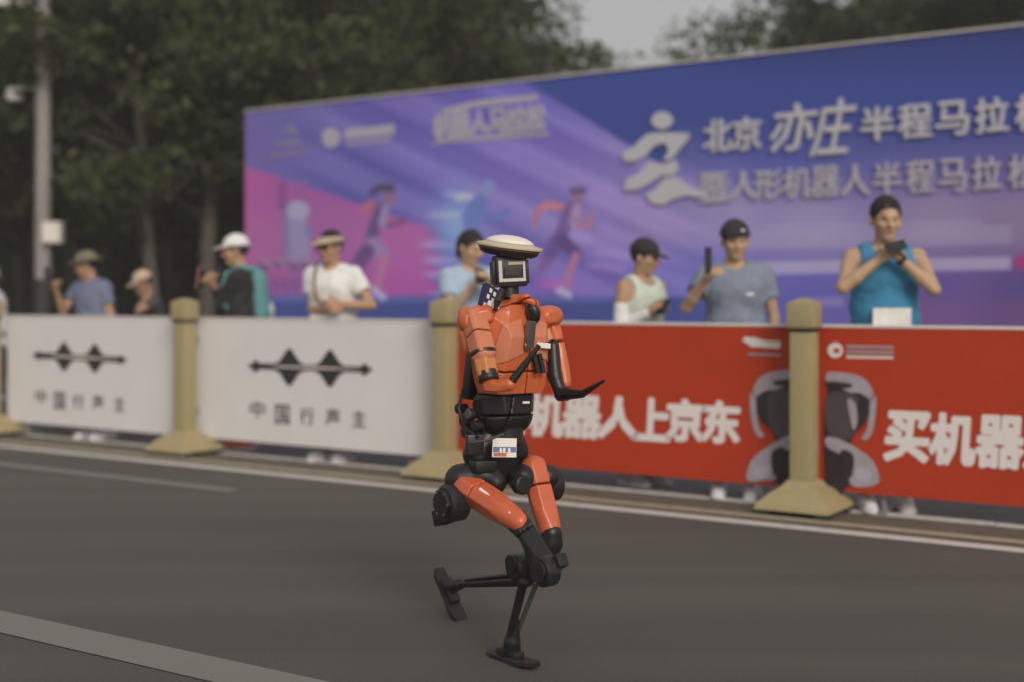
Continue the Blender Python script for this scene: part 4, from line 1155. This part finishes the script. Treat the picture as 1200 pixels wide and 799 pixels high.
def rot_axes(yaw=0, pitch=0, roll=0):
    """robot axes turned: yaw about up, pitch about the right axis, roll about forward"""
    R = RM @ Matrix.Rotation(math.radians(yaw), 3, 'Z') @ Matrix.Rotation(math.radians(pitch), 3, 'X') @ Matrix.Rotation(math.radians(roll), 3, 'Y')
    return (R.col[0].copy(), R.col[1].copy(), R.col[2].copy())

def slab(f, p, n, w=.0035, keep=None):
    """cuts a thin seam across a shell"""
    n = Vector(n).normalized(); P = np.meshgrid(*f.ax, indexing='ij', sparse=True)
    d = np.abs((P[0] - p[0]) * n.x + (P[1] - p[1]) * n.y + (P[2] - p[2]) * n.z) - w
    if keep is not None:
        q, m = keep; m = Vector(m).normalized()
        d = np.maximum(d, (P[0] - q[0]) * m.x + (P[1] - q[1]) * m.y + (P[2] - q[2]) * m.z)
    f.D = np.maximum(f.D, np.minimum(-d, .02)).astype(np.float32); return f
def flats(f, a, b, n_, cuts):
    """planes along a limb a-b; cuts: (angle about the limb, distance from its axis)"""
    d = (b - a).normalized(); x = d.cross(RR).normalized(); y = d.cross(x)
    for an, off in cuts:
        n = x * math.cos(math.radians(an)) + y * math.sin(math.radians(an)); f.cut(a + n * off, n)
    return f
# ---- chest shell
ch = S_(598, 402, 0.0)
f = Field(ch - Vector((.2, .2, .19)), ch + Vector((.2, .2, .24)), .0033)
f.ell(ch + Z3 * .035, [.166, .094, .108], RMn, 0); f.cone(ch + Z3 * .072 + RR * .13, ch + Z3 * .072 - RR * .14, .05, .05, .03)
f.ell(ch - Z3 * .08 + RF * .004, [.152, .098, .17], RMn, .05)
f.ell(ch + Z3 * .01 + RR * .055 + RF * .055, [.066, .04, .07], RMn, .03); f.ell(ch + Z3 * .01 - RR * .055 + RF * .055, [.066, .04, .07], RMn, .03)
f.cone(ch + Z3 * .09, S_(601, 352, 0, .03), .085, .062, .04); f.cone(S_(601, 352, 0, .03), S_(600, 338, 0, .01), .06, .045, .02)    # neck hood
f.cut(ch - Z3 * .168, (0, 0, -1))
f.cut(ch + RF * .098 + Z3 * .03, RF * .96 + Z3 * .28); f.cut(ch + RF * .092 - Z3 * .03, RF * .97 - Z3 * .16)
for sd in (1, -1):
    f.cut(ch + RR * (sd * .112) + RF * .06, RR * (sd * .72) + RF * .69); f.cut(ch + RR * (sd * .158), RR * sd + Z3 * (-.0)); f.cut(ch - Z3 * .06 + RR * (sd * .133), RR * sd - Z3 * .3); f.cut(ch + RR * (sd * .1) + Z3 * .108, RR * (sd * .45) + Z3 * .89)
D0 = f.D.copy()
hood = [(S_(602, 349, .0, .05), .012), (S_(616, 350, -.02, .055), .012), (S_(627, 356, -.045, .06), .009), (S_(633, 366, -.065, .055), .006)]
for (a, ra), (b_, rb) in zip(hood, hood[1:]): f.cone(a, b_, ra, rb, .02)
slab(f, ch - Z3 * .075, Z3 * .97 + RF * .22, .0032, (ch + RF * .02, -RF)); slab(f, ch + Z3 * .105, Z3 * .9 - RF * .4, .0032, (ch, -RF)); slab(f, ch - RR * .012, RR, .0028, (ch + RF * .05, -RF))
chest = rbuild("chest_shell", f, 'orange')
# pale plates standing proud of the chest
for sd in (1, -1):
    g = Field(ch - Vector((.2, .2, .19)), ch + Vector((.2, .2, .24)), .0033); g.D = (D0 - .0045).astype(np.float32)
    g.cut(ch + RF * .035, -RF); g.cut(ch + RR * (sd * .018), RR * -sd); g.cut(ch + RR * (sd * .112), RR * sd + Z3 * .25); g.cut(ch - Z3 * .045 + RR * (sd * .05), -Z3 - RR * (sd * .35)); g.cut(ch + Z3 * .088, Z3 + RR * (sd * .25) )
    rbuild("chest_plate", g, 'salmon', chest)
# zip, slot marks, badges and hood opening on the front
b = MB(); b.box(S_(621, 392, -.035, .09), (.014, .012, .045), rot_axes(0, -8, 0), .003); b.build("zip_plate", M['grey_metal'], chest)
for k_, r_ in ((0, -.028), (1, -.052)):
    b = MB(); b.box(ch + RF * .104 - Z3 * .065 + RR * r_, (.0075, .007, .034), rot_axes(0, 8, 10), .002); b.build("vent_slot", M['black'], chest)
b = MB(); b.box(ch + RF * .112 - Z3 * .005 - RR * .055, (.026, .004, .009), rot_axes(-10, 5, -6), .002); b.build("chest_badge", M['robot_white'], chest)
b = MB(); b.box(ch + RF * .114 - Z3 * .004 + RR * .012, (.012, .004, .009), rot_axes(8, 5, 6), .002); b.build("chest_badge", M['robot_white'], chest)
f = rfield([ch + Z3 * .12], .0045, .12); q = S_(625, 367, -.055, .075); f.ell(q, [.022, .026, .038], np.array(RM @ Matrix.Rotation(math.radians(18), 3, 'Y')), 0); rbuild("collar_opening", f, 'black', chest)
# ---- neck and head
hd = S_(597, 318, 0.0, .01)
b = MB(); b.tube([hd - Z3 * .09, hd - Z3 * .02], [.034, .03], 20); b.build("neck", M['black'], robot, True)
ha = rot_axes(-27, 0, 3)
hb = MB().box(hd, (.054, .046, .055), ha, .010).build("head", M['black'], robot, True)
def hp(x, y, z): return hd + ha[0] * x + ha[1] * y + ha[2] * z
def fp(nm, pts, m, par, y0=.0445, y1=.050):
    MB().prism(pts, lambda x, z: hp(x, y1, z), lambda x, z: hp(x, y0, z)).build(nm, M[m], par)
# face ring, in four strips, with the hooked mark (viewer's left is +x)
fp("face_strip", [(.046, -.037), (.046, .036), (.034, .036), (.034, -.037)], 'offwhite', hb)
fp("face_strip", [(.0335, -.037), (.0335, -.026), (-.046, -.026), (-.046, -.037)], 'offwhite', hb)
fp("face_strip", [(-.038, -.0255), (-.038, .03), (-.046, .03), (-.046, -.0255)], 'offwhite', hb)
fp("face_strip", [(.012, .02), (.012, .031), (-.0375, .029), (-.0375, .02)], 'cream', hb)
fp("face_mark", [(.026, -.016), (.026, .01), (.012, .01), (.012, -.003), (-.022, -.003), (-.022, -.016)], 'black', hb, .045, .0512)
b = MB(); b.box(hp(.057, -.002, -.005), (.006, .03, .04), ha, .003); b.build("ear_plate", M['graphite'], hb, True)
b = MB(); b.box(hp(-.057, -.002, -.005), (.006, .03, .04), ha, .003); b.build("ear_plate", M['graphite'], hb, True)
# ---- hat: pale dome on a wide brim over a dark disc
tilt = Matrix.Rotation(math.radians(7), 3, 'Y') @ Matrix.Rotation(math.radians(4), 3, 'X')
hc_ = S_(597, 289, 0, .0)
hat = MB().lathe(hc_, [(.06, -.012), (.114, -.005), (.1155, 0), (.113, .004), (.082, .012)], 48, tilt).build("hat_brim", M['cream'], robot, True, angle=50)
MB().lathe(hc_, [(.083, .0125), (.083, .016), (.074, .023), (.056, .031), (.03, .0365), (.004, .038)], 48, tilt).build("hat_dome", M['robot_white'], hat, True, angle=60)
MB().lathe(hc_, [(.05, -.035), (.082, -.033), (.099, -.025), (.104, -.0125)], 48, tilt).build("hat_underside", M['graphite'], hat, True, angle=50)
MB().lathe(hc_, [(.1045, -.0123), (.1065, -.0115), (.1065, -.008), (.1, -.0075)], 48, tilt).build("hat_band", M['c_brown'], hat, True)
# ---- printed scarf flap at the neck
sc_o = S_(571, 353, .075, .06)
sa = rot_axes(10, 10, -28)
scarf = MB().box(sc_o, (.03, .012, .055), sa, .006).build("scarf", M['navy'], robot, True)
for i_, (x, z) in enumerate([(-.014, .03), (.006, .034), (-.012, .005), (.012, .008), (.0, -.02), (.018, -.028), (-.018, -.035)]):
    b = MB(); b.box(sc_o + sa[0] * x + sa[1] * .0125 + sa[2] * z, (.0055, .0012, .008), sa, 0); b.build("scarf_mark", M['robot_white'], scarf)
b = MB(); b.box(S_(577, 362, .075, .045), (.026, .006, .018), rot_axes(5, 15, -35), .004); b.build("scarf_lining", M['robot_white'], scarf, True)
b = MB(); b.tube([S_(588, 340, .04, .09), S_(583, 354, .06, .1), S_(580, 365, .07, .1)], [.01, .013, .009], 10); b.build("scarf_clip", M['graphite'], scarf, True)

# ---- right arm (nearer, at the left of the picture)
def arm_field(nm, pts, m, par=None, h=.0036, k=.012, fl=(1, 1, 1), cuts=(), seams=()):
    f = rfield([p for p, r in pts], h, .075)
    for (a, ra), (b_, rb) in zip(pts, pts[1:]): f.cone(a, b_, ra, rb, k, fl)
    flats(f, pts[0][0], pts[-1][0], 0, cuts)
    for t in seams: slab(f, pts[0][0].lerp(pts[-1][0], t), pts[-1][0] - pts[0][0], .003)
    return rbuild(nm, f, m, par)
s0 = S_(557, 378, .165, .0); s1 = S_(566, 412, .17, .02); s2 = S_(572, 440, .16, .05)
arm_field("shoulder", [(S_(553, 376, .165), .05), (S_(566, 372, .13), .045)], 'orange', cuts=((0, .036), (60, .04), (120, .04), (180, .036), (240, .04), (300, .04)))
up = arm_field("upper_arm", [(s0, .05), (s1, .044)], 'salmon', cuts=((0, .036), (45, .043), (90, .036), (135, .043), (180, .036), (225, .043), (270, .036), (315, .043)), seams=(.45,))
arm_field("upper_arm_shell", [(S_(547, 372, .17), .036), (S_(551, 408, .175), .026)], 'orange', up, cuts=((0, .024), (60, .028), (120, .026), (180, .024), (240, .026), (300, .028)))
f = rfield([s1, s2], .004, .1); f.cone(s1 - Z3 * .012, s2, .044, .036, .01); f.cut(s1 - Z3 * .012, s1 - s2); f.cut(s2, s2 - s1); flats(f, s1, s2, 0, ((0, .03), (60, .035), (120, .033), (180, .03), (240, .033), (300, .035))); rbuild("elbow_shell", f, 'amber', up)
MB().cyl(s1 - Z3 * .004, (s2 - s1), .045, .006, 24).build("elbow_ring", M['black'], up, True)
MB().cyl(s2, (s2 - s1), .034, .016, 24).build("elbow_joint", M['black'], up, True)
e0 = S_(579, 456, .13, .08); e1 = S_(597, 450, .09, .12); e2 = S_(632, 404, .0, .16)
fa = arm_field("forearm", [(S_(575, 450, .14, .07), .027), (e0, .028), (e1, .02)], 'orange', cuts=((0, .022), (90, .022), (180, .022), (270, .022)))
b = MB(); b.tube([e1, e1.lerp(e2, .5), e2], [.0145, .012, .007], 10); b.build("forearm_rod", M['black'], fa, True)
# ---- left arm
t0 = S_(643, 372, -.165); t1 = S_(655, 412, -.185, .0); t2 = S_(662, 448, -.185, .03)
arm_field("shoulder", [(S_(640, 372, -.13), .046), (S_(648, 371, -.165), .036)], 'orange', cuts=((0, .033), (60, .037), (120, .036), (180, .033), (240, .036), (300, .037)))
up = arm_field("upper_arm", [(t0, .042), (t1, .034), (t2, .022)], 'orange', cuts=((0, .03), (60, .033), (120, .03), (180, .03), (240, .03), (300, .033)), seams=(.4,))
arm_field("upper_arm_shell", [(S_(640, 384, -.165, .03), .03), (S_(645, 408, -.165, .04), .018)], 'salmon', up)
arm_field("upper_arm_liner", [(S_(648, 405, -.15, .015), .022), (S_(650, 440, -.15, .03), .024), (S_(657, 460, -.165, .05), .022)], 'black', up)
u0 = S_(660, 461, -.17, .05); u1 = S_(682, 461, -.16, .10); u2 = S_(709, 445, -.15, .16)
MB().cyl(u0, RR, .024, .024, 20).build("elbow_joint", M['graphite'], up, True)
fa = arm_field("forearm", [(u0, .022), (u1, .014)], 'black')
b = MB(); b.tube([u1, u1.lerp(u2, .5), u2], [.013, .009, .004], 10); b.build("forearm_rod", M['black'], fa, True)

# ---- abdomen, back frame and pelvis
ab = S_(592, 480, 0.0, .0)
f = rfield([ab], .0045, .2); f.ell(ab + Z3 * .025, [.124, .09, .07], RMn, 0); f.ell(ab - Z3 * .03, [.1, .074, .06], RMn, .03); f.cut(ab + Z3 * .058, (0, 0, 1))
f.cut(ab + RF * .076, RF * .97 + Z3 * .1); f.cut(ab + RF * .068 - Z3 * .04, RF * .8 - Z3 * .6)
for sd in (1, -1): f.cut(ab + RR * (sd * .085) + RF * .045, RR * (sd * .7) + RF * .7); f.cut(ab + RR * (sd * .11), RR * sd + Z3 * -.2)
slab(f, ab - Z3 * .012, Z3, .003); slab(f, ab + RR * .035, RR * .95 + Z3 * .25, .003, (ab + RF * .03, -RF))
abd = rbuild("abdomen", f, 'black')
b = MB(); b.box(ab + RF * .0775 + Z3 * .03 - RR * .03, (.013, .003, .004), rot_axes(-15), .001); b.build("abdomen_badge", M['robot_white'], abd)
b = MB(); b.cyl(ab - Z3 * .085, (0, 0, 1), .062, .03, 28); b.build("waist_joint", M['graphite'], robot, True)
bk = S_(553, 432, .1, -.05)
fr = MB().box(bk - Z3 * .0, (.02, .022, .105), rot_axes(0, -4, -4), .008).build("back_frame", M['black'], robot, True)
MB().box(S_(577, 425, .02, -.1), (.075, .03, .085), RX, .012).build("battery_pack", M['graphite'], fr, True)
for i_, (x, y_) in enumerate([(541, 478), (547, 492), (553, 484), (549, 505), (560, 498)]):
    MB().cyl(S_(x, y_, .12, -.02), RR, .018 + .004 * (i_ % 2), .02, 16).build("hip_actuator", M['grey_metal' if i_ == 2 else 'graphite'], fr, True)
b = MB(); b.tube([S_(543, 455, .13, -.03), S_(537, 478, .14, -.02), S_(545, 500, .13, .0), S_(560, 512, .11, .04)], .006, 8); b.build("cable", M['black'], fr, True)
b = MB(); b.tube([S_(552, 518, .13, .05), S_(570, 516, .1, .1), S_(590, 508, .05, .12)], .004, 8); b.build("cable", M['grey_metal'], fr, True)
pv = S_(583, 530, .0, .0)
f = rfield([pv], .0045, .22); f.cone(pv + RR * .085, pv - RR * .075, .052, .05, 0); f.cone(pv + RR * .05 + Z3 * .05, pv - RR * .05 + Z3 * .05, .055, .05, .03)
f.cone(pv - Z3 * .05 + RR * .03, pv - Z3 * .065 - RR * .03, .05, .048, .03)
pel = rbuild("pelvis", f, 'black')
MB().box(S_(556, 520, .1, .05), (.03, .02, .035), rot_axes(-20, 0, 0), .008).build("hip_plate", M['graphite'], pel, True)
MB().box(S_(566, 545, .09, .03), (.04, .03, .02), rot_axes(-10, 0, 0), .008).build("hip_plate", M['black'], pel, True)
# number tag
ta = rot_axes(-18, 4, -3); tc_ = S_(591, 524, .0, .13)
tg = MB().box(tc_, (.043, .003, .032), ta, .001).build("number_tag", M['robot_white'], robot)
def tp(x, z, hw, hh, m, nm): MB().box(tc_ + ta[0] * x + ta[1] * .0038 + ta[2] * z, (hw, .0006, hh), ta, 0).build(nm, M[m], tg)
tp(.0, -.006, .041, .009, 'tag_blue', "tag_band"); tp(.016, -.023, .023, .006, 'tag_red', "tag_band")
for x in (.014, .002, -.016):
    b = MB(); b.box(tc_ + ta[0] * x + ta[1] * .0052 - ta[2] * .009, (.0042, .0005, .008), ta, 0); b.build("tag_mark", M['robot_white'], tg)

# ---- legs
def drum(nm, c, r, half, m, par, ax=RR, seg=28): return MB().cyl(c, ax, r, half, seg, .3).build(nm, M[m], par, True, angle=35)
# right leg: bent, carrying the robot
hipR = S_(548, 566, .125)
f = rfield([hipR], .0045, .16); f.cone(S_(540, 562, .14), S_(566, 556, .08), .056, .05, 0); f.cone(S_(566, 556, .08), S_(580, 565, .05), .045, .04, .02); hj = rbuild("hip_joint", f, 'black')
mc = S_(531, 588, .185, -.005)
drum("hip_motor", mc, .064, .04, 'graphite', hj); drum("motor_cover", mc + RR * .046, .05, .008, 'black', hj, seg=6)
for a in range(6):
    an = a * math.pi / 3
    MB().cyl(mc + RR * .052 + RF * (math.cos(an) * .04) + Z3 * (math.sin(an) * .04), RR, .005, .004, 8).build("bolt", M['grey_metal'], hj)
MB().box(S_(521, 604, .17, -.01), (.03, .035, .028), rot_axes(0, 20, 0), .008).build("motor_housing", M['black'], hj, True)
kneeR = S_(632, 640, .10)
f = rfield([hipR, kneeR], .0042, .12)
f.cone(S_(541, 567, .135, .02), S_(562, 580, .13, .02), .044, .06, 0); f.cone(S_(562, 580, .13, .02), S_(609, 611, .11, .01), .06, .034, .02)
aa, bb = S_(541, 566, .135, .02), S_(608, 610, .11, .01)
flats(f, aa, bb, 0, ((10, .042), (65, .047), (120, .043), (190, .042), (245, .047), (300, .043))); slab(f, aa.lerp(bb, .3), bb - aa, .003); f.cut(aa.lerp(bb, 1.12), bb - aa + Z3 * .03)
th = rbuild("thigh", f, 'orange_hot')
arm_field("thigh_trim", [(S_(563, 573, .13, .06), .007), (S_(598, 601, .115, .055), .006)], 'robot_white', th)
f = rfield([kneeR], .0045, .15); f.cone(S_(606, 610, .108, .008), S_(628, 628, .10), .04, .044, 0); f.cone(S_(628, 628, .10), S_(638, 664, .1), .047, .054, .02); f.cone(S_(640, 664, .1), S_(622, 676, .1), .045, .038, .02)
flats(f, S_(604, 611, .105), S_(638, 664, .1), 0, ((90, .038), (270, .036), (45, .042), (135, .045), (225, .045), (315, .042))); slab(f, S_(620, 623, .1), S_(638, 664, .1) - S_(604, 611, .105), .003); kn = rbuild("knee", f, 'black')
drum("knee_motor", S_(640, 668, .135), .05, .028, 'graphite', kn); drum("motor_cover", S_(640, 668, .135) + RR * .032, .036, .006, 'black', kn, seg=18)
MB().box(S_(656, 657, .1, .02), (.02, .018, .022), rot_axes(0, 30, 0), .006).build("knee_guard", M['black'], kn, True)
kA = S_(617, 680, .105); aA = S_(600, 752, .095)
sh_ = MB().tube([kA + RR * .012, aA + RR * .012 + Z3 * .01], [.016, .012], 12).build("shank_rod", M['black'], robot, True)
MB().tube([S_(629, 682, .09), S_(606, 742, .085)], [.009, .007], 10).build("shank_link", M['grey_metal'], sh_, True)
f = rfield([aA], .0045, .12); f.cone(S_(603, 728, .095), aA, .018, .026, 0); f.cone(aA, foot_pt + Z3 * .045, .026, .03, .01); ank = rbuild("ankle", f, 'black')
def foot(nm, c, fw, upv, par_=None):
    """tapered sole plate; c: middle of its underside"""
    rt = fw.cross(upv).normalized()
    out = [(-.115, .02), (-.1, .029), (-.02, .027), (.06, .034), (.105, .029), (.128, .016)]
    poly = [(x, y_) for x, y_ in out] + [(x, -y_) for x, y_ in out[::-1]]
    b = MB(); b.prism(poly, lambda x, y_: c + fw * x + rt * y_ * .93 + upv * (.016 + (.010 if x > .1 else 0)), lambda x, y_: c + fw * x + rt * y_ + upv * ((.003 if abs(x) < .1 else .012)))
    ft = b.build(nm, M['black'], robot)
    b = MB(); b.box(c + upv * .028 - fw * .01, (.05, .022, .012), (fw, rt, upv), .006); b.build("foot_bracket", M['graphite'], ft, True)
    b = MB(); b.box(c + upv * .0015, (.09, .028, .0015), (fw, rt, upv), 0); b.build("sole_pad", M['rubber'], ft)
    return ft
foot("foot", foot_pt + Z3 * .0, RF, Z3)
# left leg: folded up behind
hipL = S_(634, 552, -.12)
f = rfield([hipL], .0045, .16); f.cone(S_(612, 560, -.05), S_(620, 560, -.1), .05, .052, 0); f.cone(S_(620, 560, -.1), S_(640, 558, -.15), .05, .045, .02); hj = rbuild("hip_joint", f, 'black')
drum("hip_motor", S_(643, 567, -.185, .0), .06, .034, 'graphite', hj); drum("motor_cover", S_(611, 567, -.04, .055), .034, .02, 'graphite', hj, ax=RF)
kneeL = S_(641, 650, -.1)
f = rfield([hipL, kneeL], .0042, .12)
f.cone(S_(626, 550, -.115, .03), S_(633, 572, -.115, .03), .05, .056, 0); f.cone(S_(633, 572, -.115, .03), S_(647, 630, -.105, .03), .056, .034, .02)
aa, bb = S_(626, 550, -.115, .03), S_(646, 630, -.105, .03)
flats(f, aa, bb, 0, ((10, .041), (65, .045), (120, .041), (190, .041), (245, .045), (300, .041))); slab(f, aa.lerp(bb, .25), bb - aa, .003); f.cut(aa.lerp(bb, 1.0), bb - aa + RF * .05)
th = rbuild("thigh", f, 'orange_hot')
f = rfield([kneeL], .0045, .15); f.cone(S_(646, 624, -.105, .03), S_(645, 636, -.105, .025), .036, .038, 0); f.cone(S_(645, 636, -.105, .025), S_(636, 655, -.1), .038, .044, .02); f.cone(S_(636, 655, -.1), S_(616, 674, -.1), .044, .04, .02); kn = rbuild("knee", f, 'black')
drum("knee_motor", S_(608, 664, -.06), .046, .03, 'black', kn); drum("motor_cover", S_(608, 658, -.06) + RR * .034, .03, .006, 'graphite', kn)
aL = S_(538, 684, -.1)
sh_ = MB().tube([S_(612, 680, -.1), aL], [.02, .013], 12).build("shank_rod", M['black'], robot, True)
MB().tube([S_(608, 672, -.09), S_(545, 679, -.09)], [.007, .006], 8).build("shank_link", M['graphite'], sh_, True)
ft0 = S_(511, 662, -.1); ft1 = S_(541, 734, -.1)
fw = (ft1 - ft0).normalized(); upv = RR.cross(fw); upv = upv if upv.dot(aL - (ft0 + ft1) / 2) > 0 else -upv
upv = upv.normalized()
fc_ = (ft0 + ft1) / 2 - upv * .005
foot("foot", fc_, fw, upv)
f = rfield([aL], .0045, .1); f.cone(aL, fc_ + upv * .04 - fw * .02, .022, .026, 0); rbuild("ankle", f, 'black')

# ================================================================== even haze volume added to lift the dark gaps among the trees
hz = MB().box((0, 18, 5.5), (60, 32, 8.0)).build("haze", None)
hm = bpy.data.materials.new("added haze"); hm.use_nodes = True
hn = hm.node_tree; hn.nodes.remove(hn.nodes["Principled BSDF"])
hv = hn.nodes.new("ShaderNodeVolumePrincipled")
hv.inputs["Color"].default_value = (.9, .92, .9, 1); hv.inputs["Density"].default_value = .003; hv.inputs["Anisotropy"].default_value = .0
hn.links.new(hv.outputs[0], hn.nodes["Material Output"].inputs["Volume"])
hz.data.materials.clear(); hz.data.materials.append(hm)
tag(hz, "thin pale haze added to lighten the dark gaps between the trees", "haze", kind="stuff")
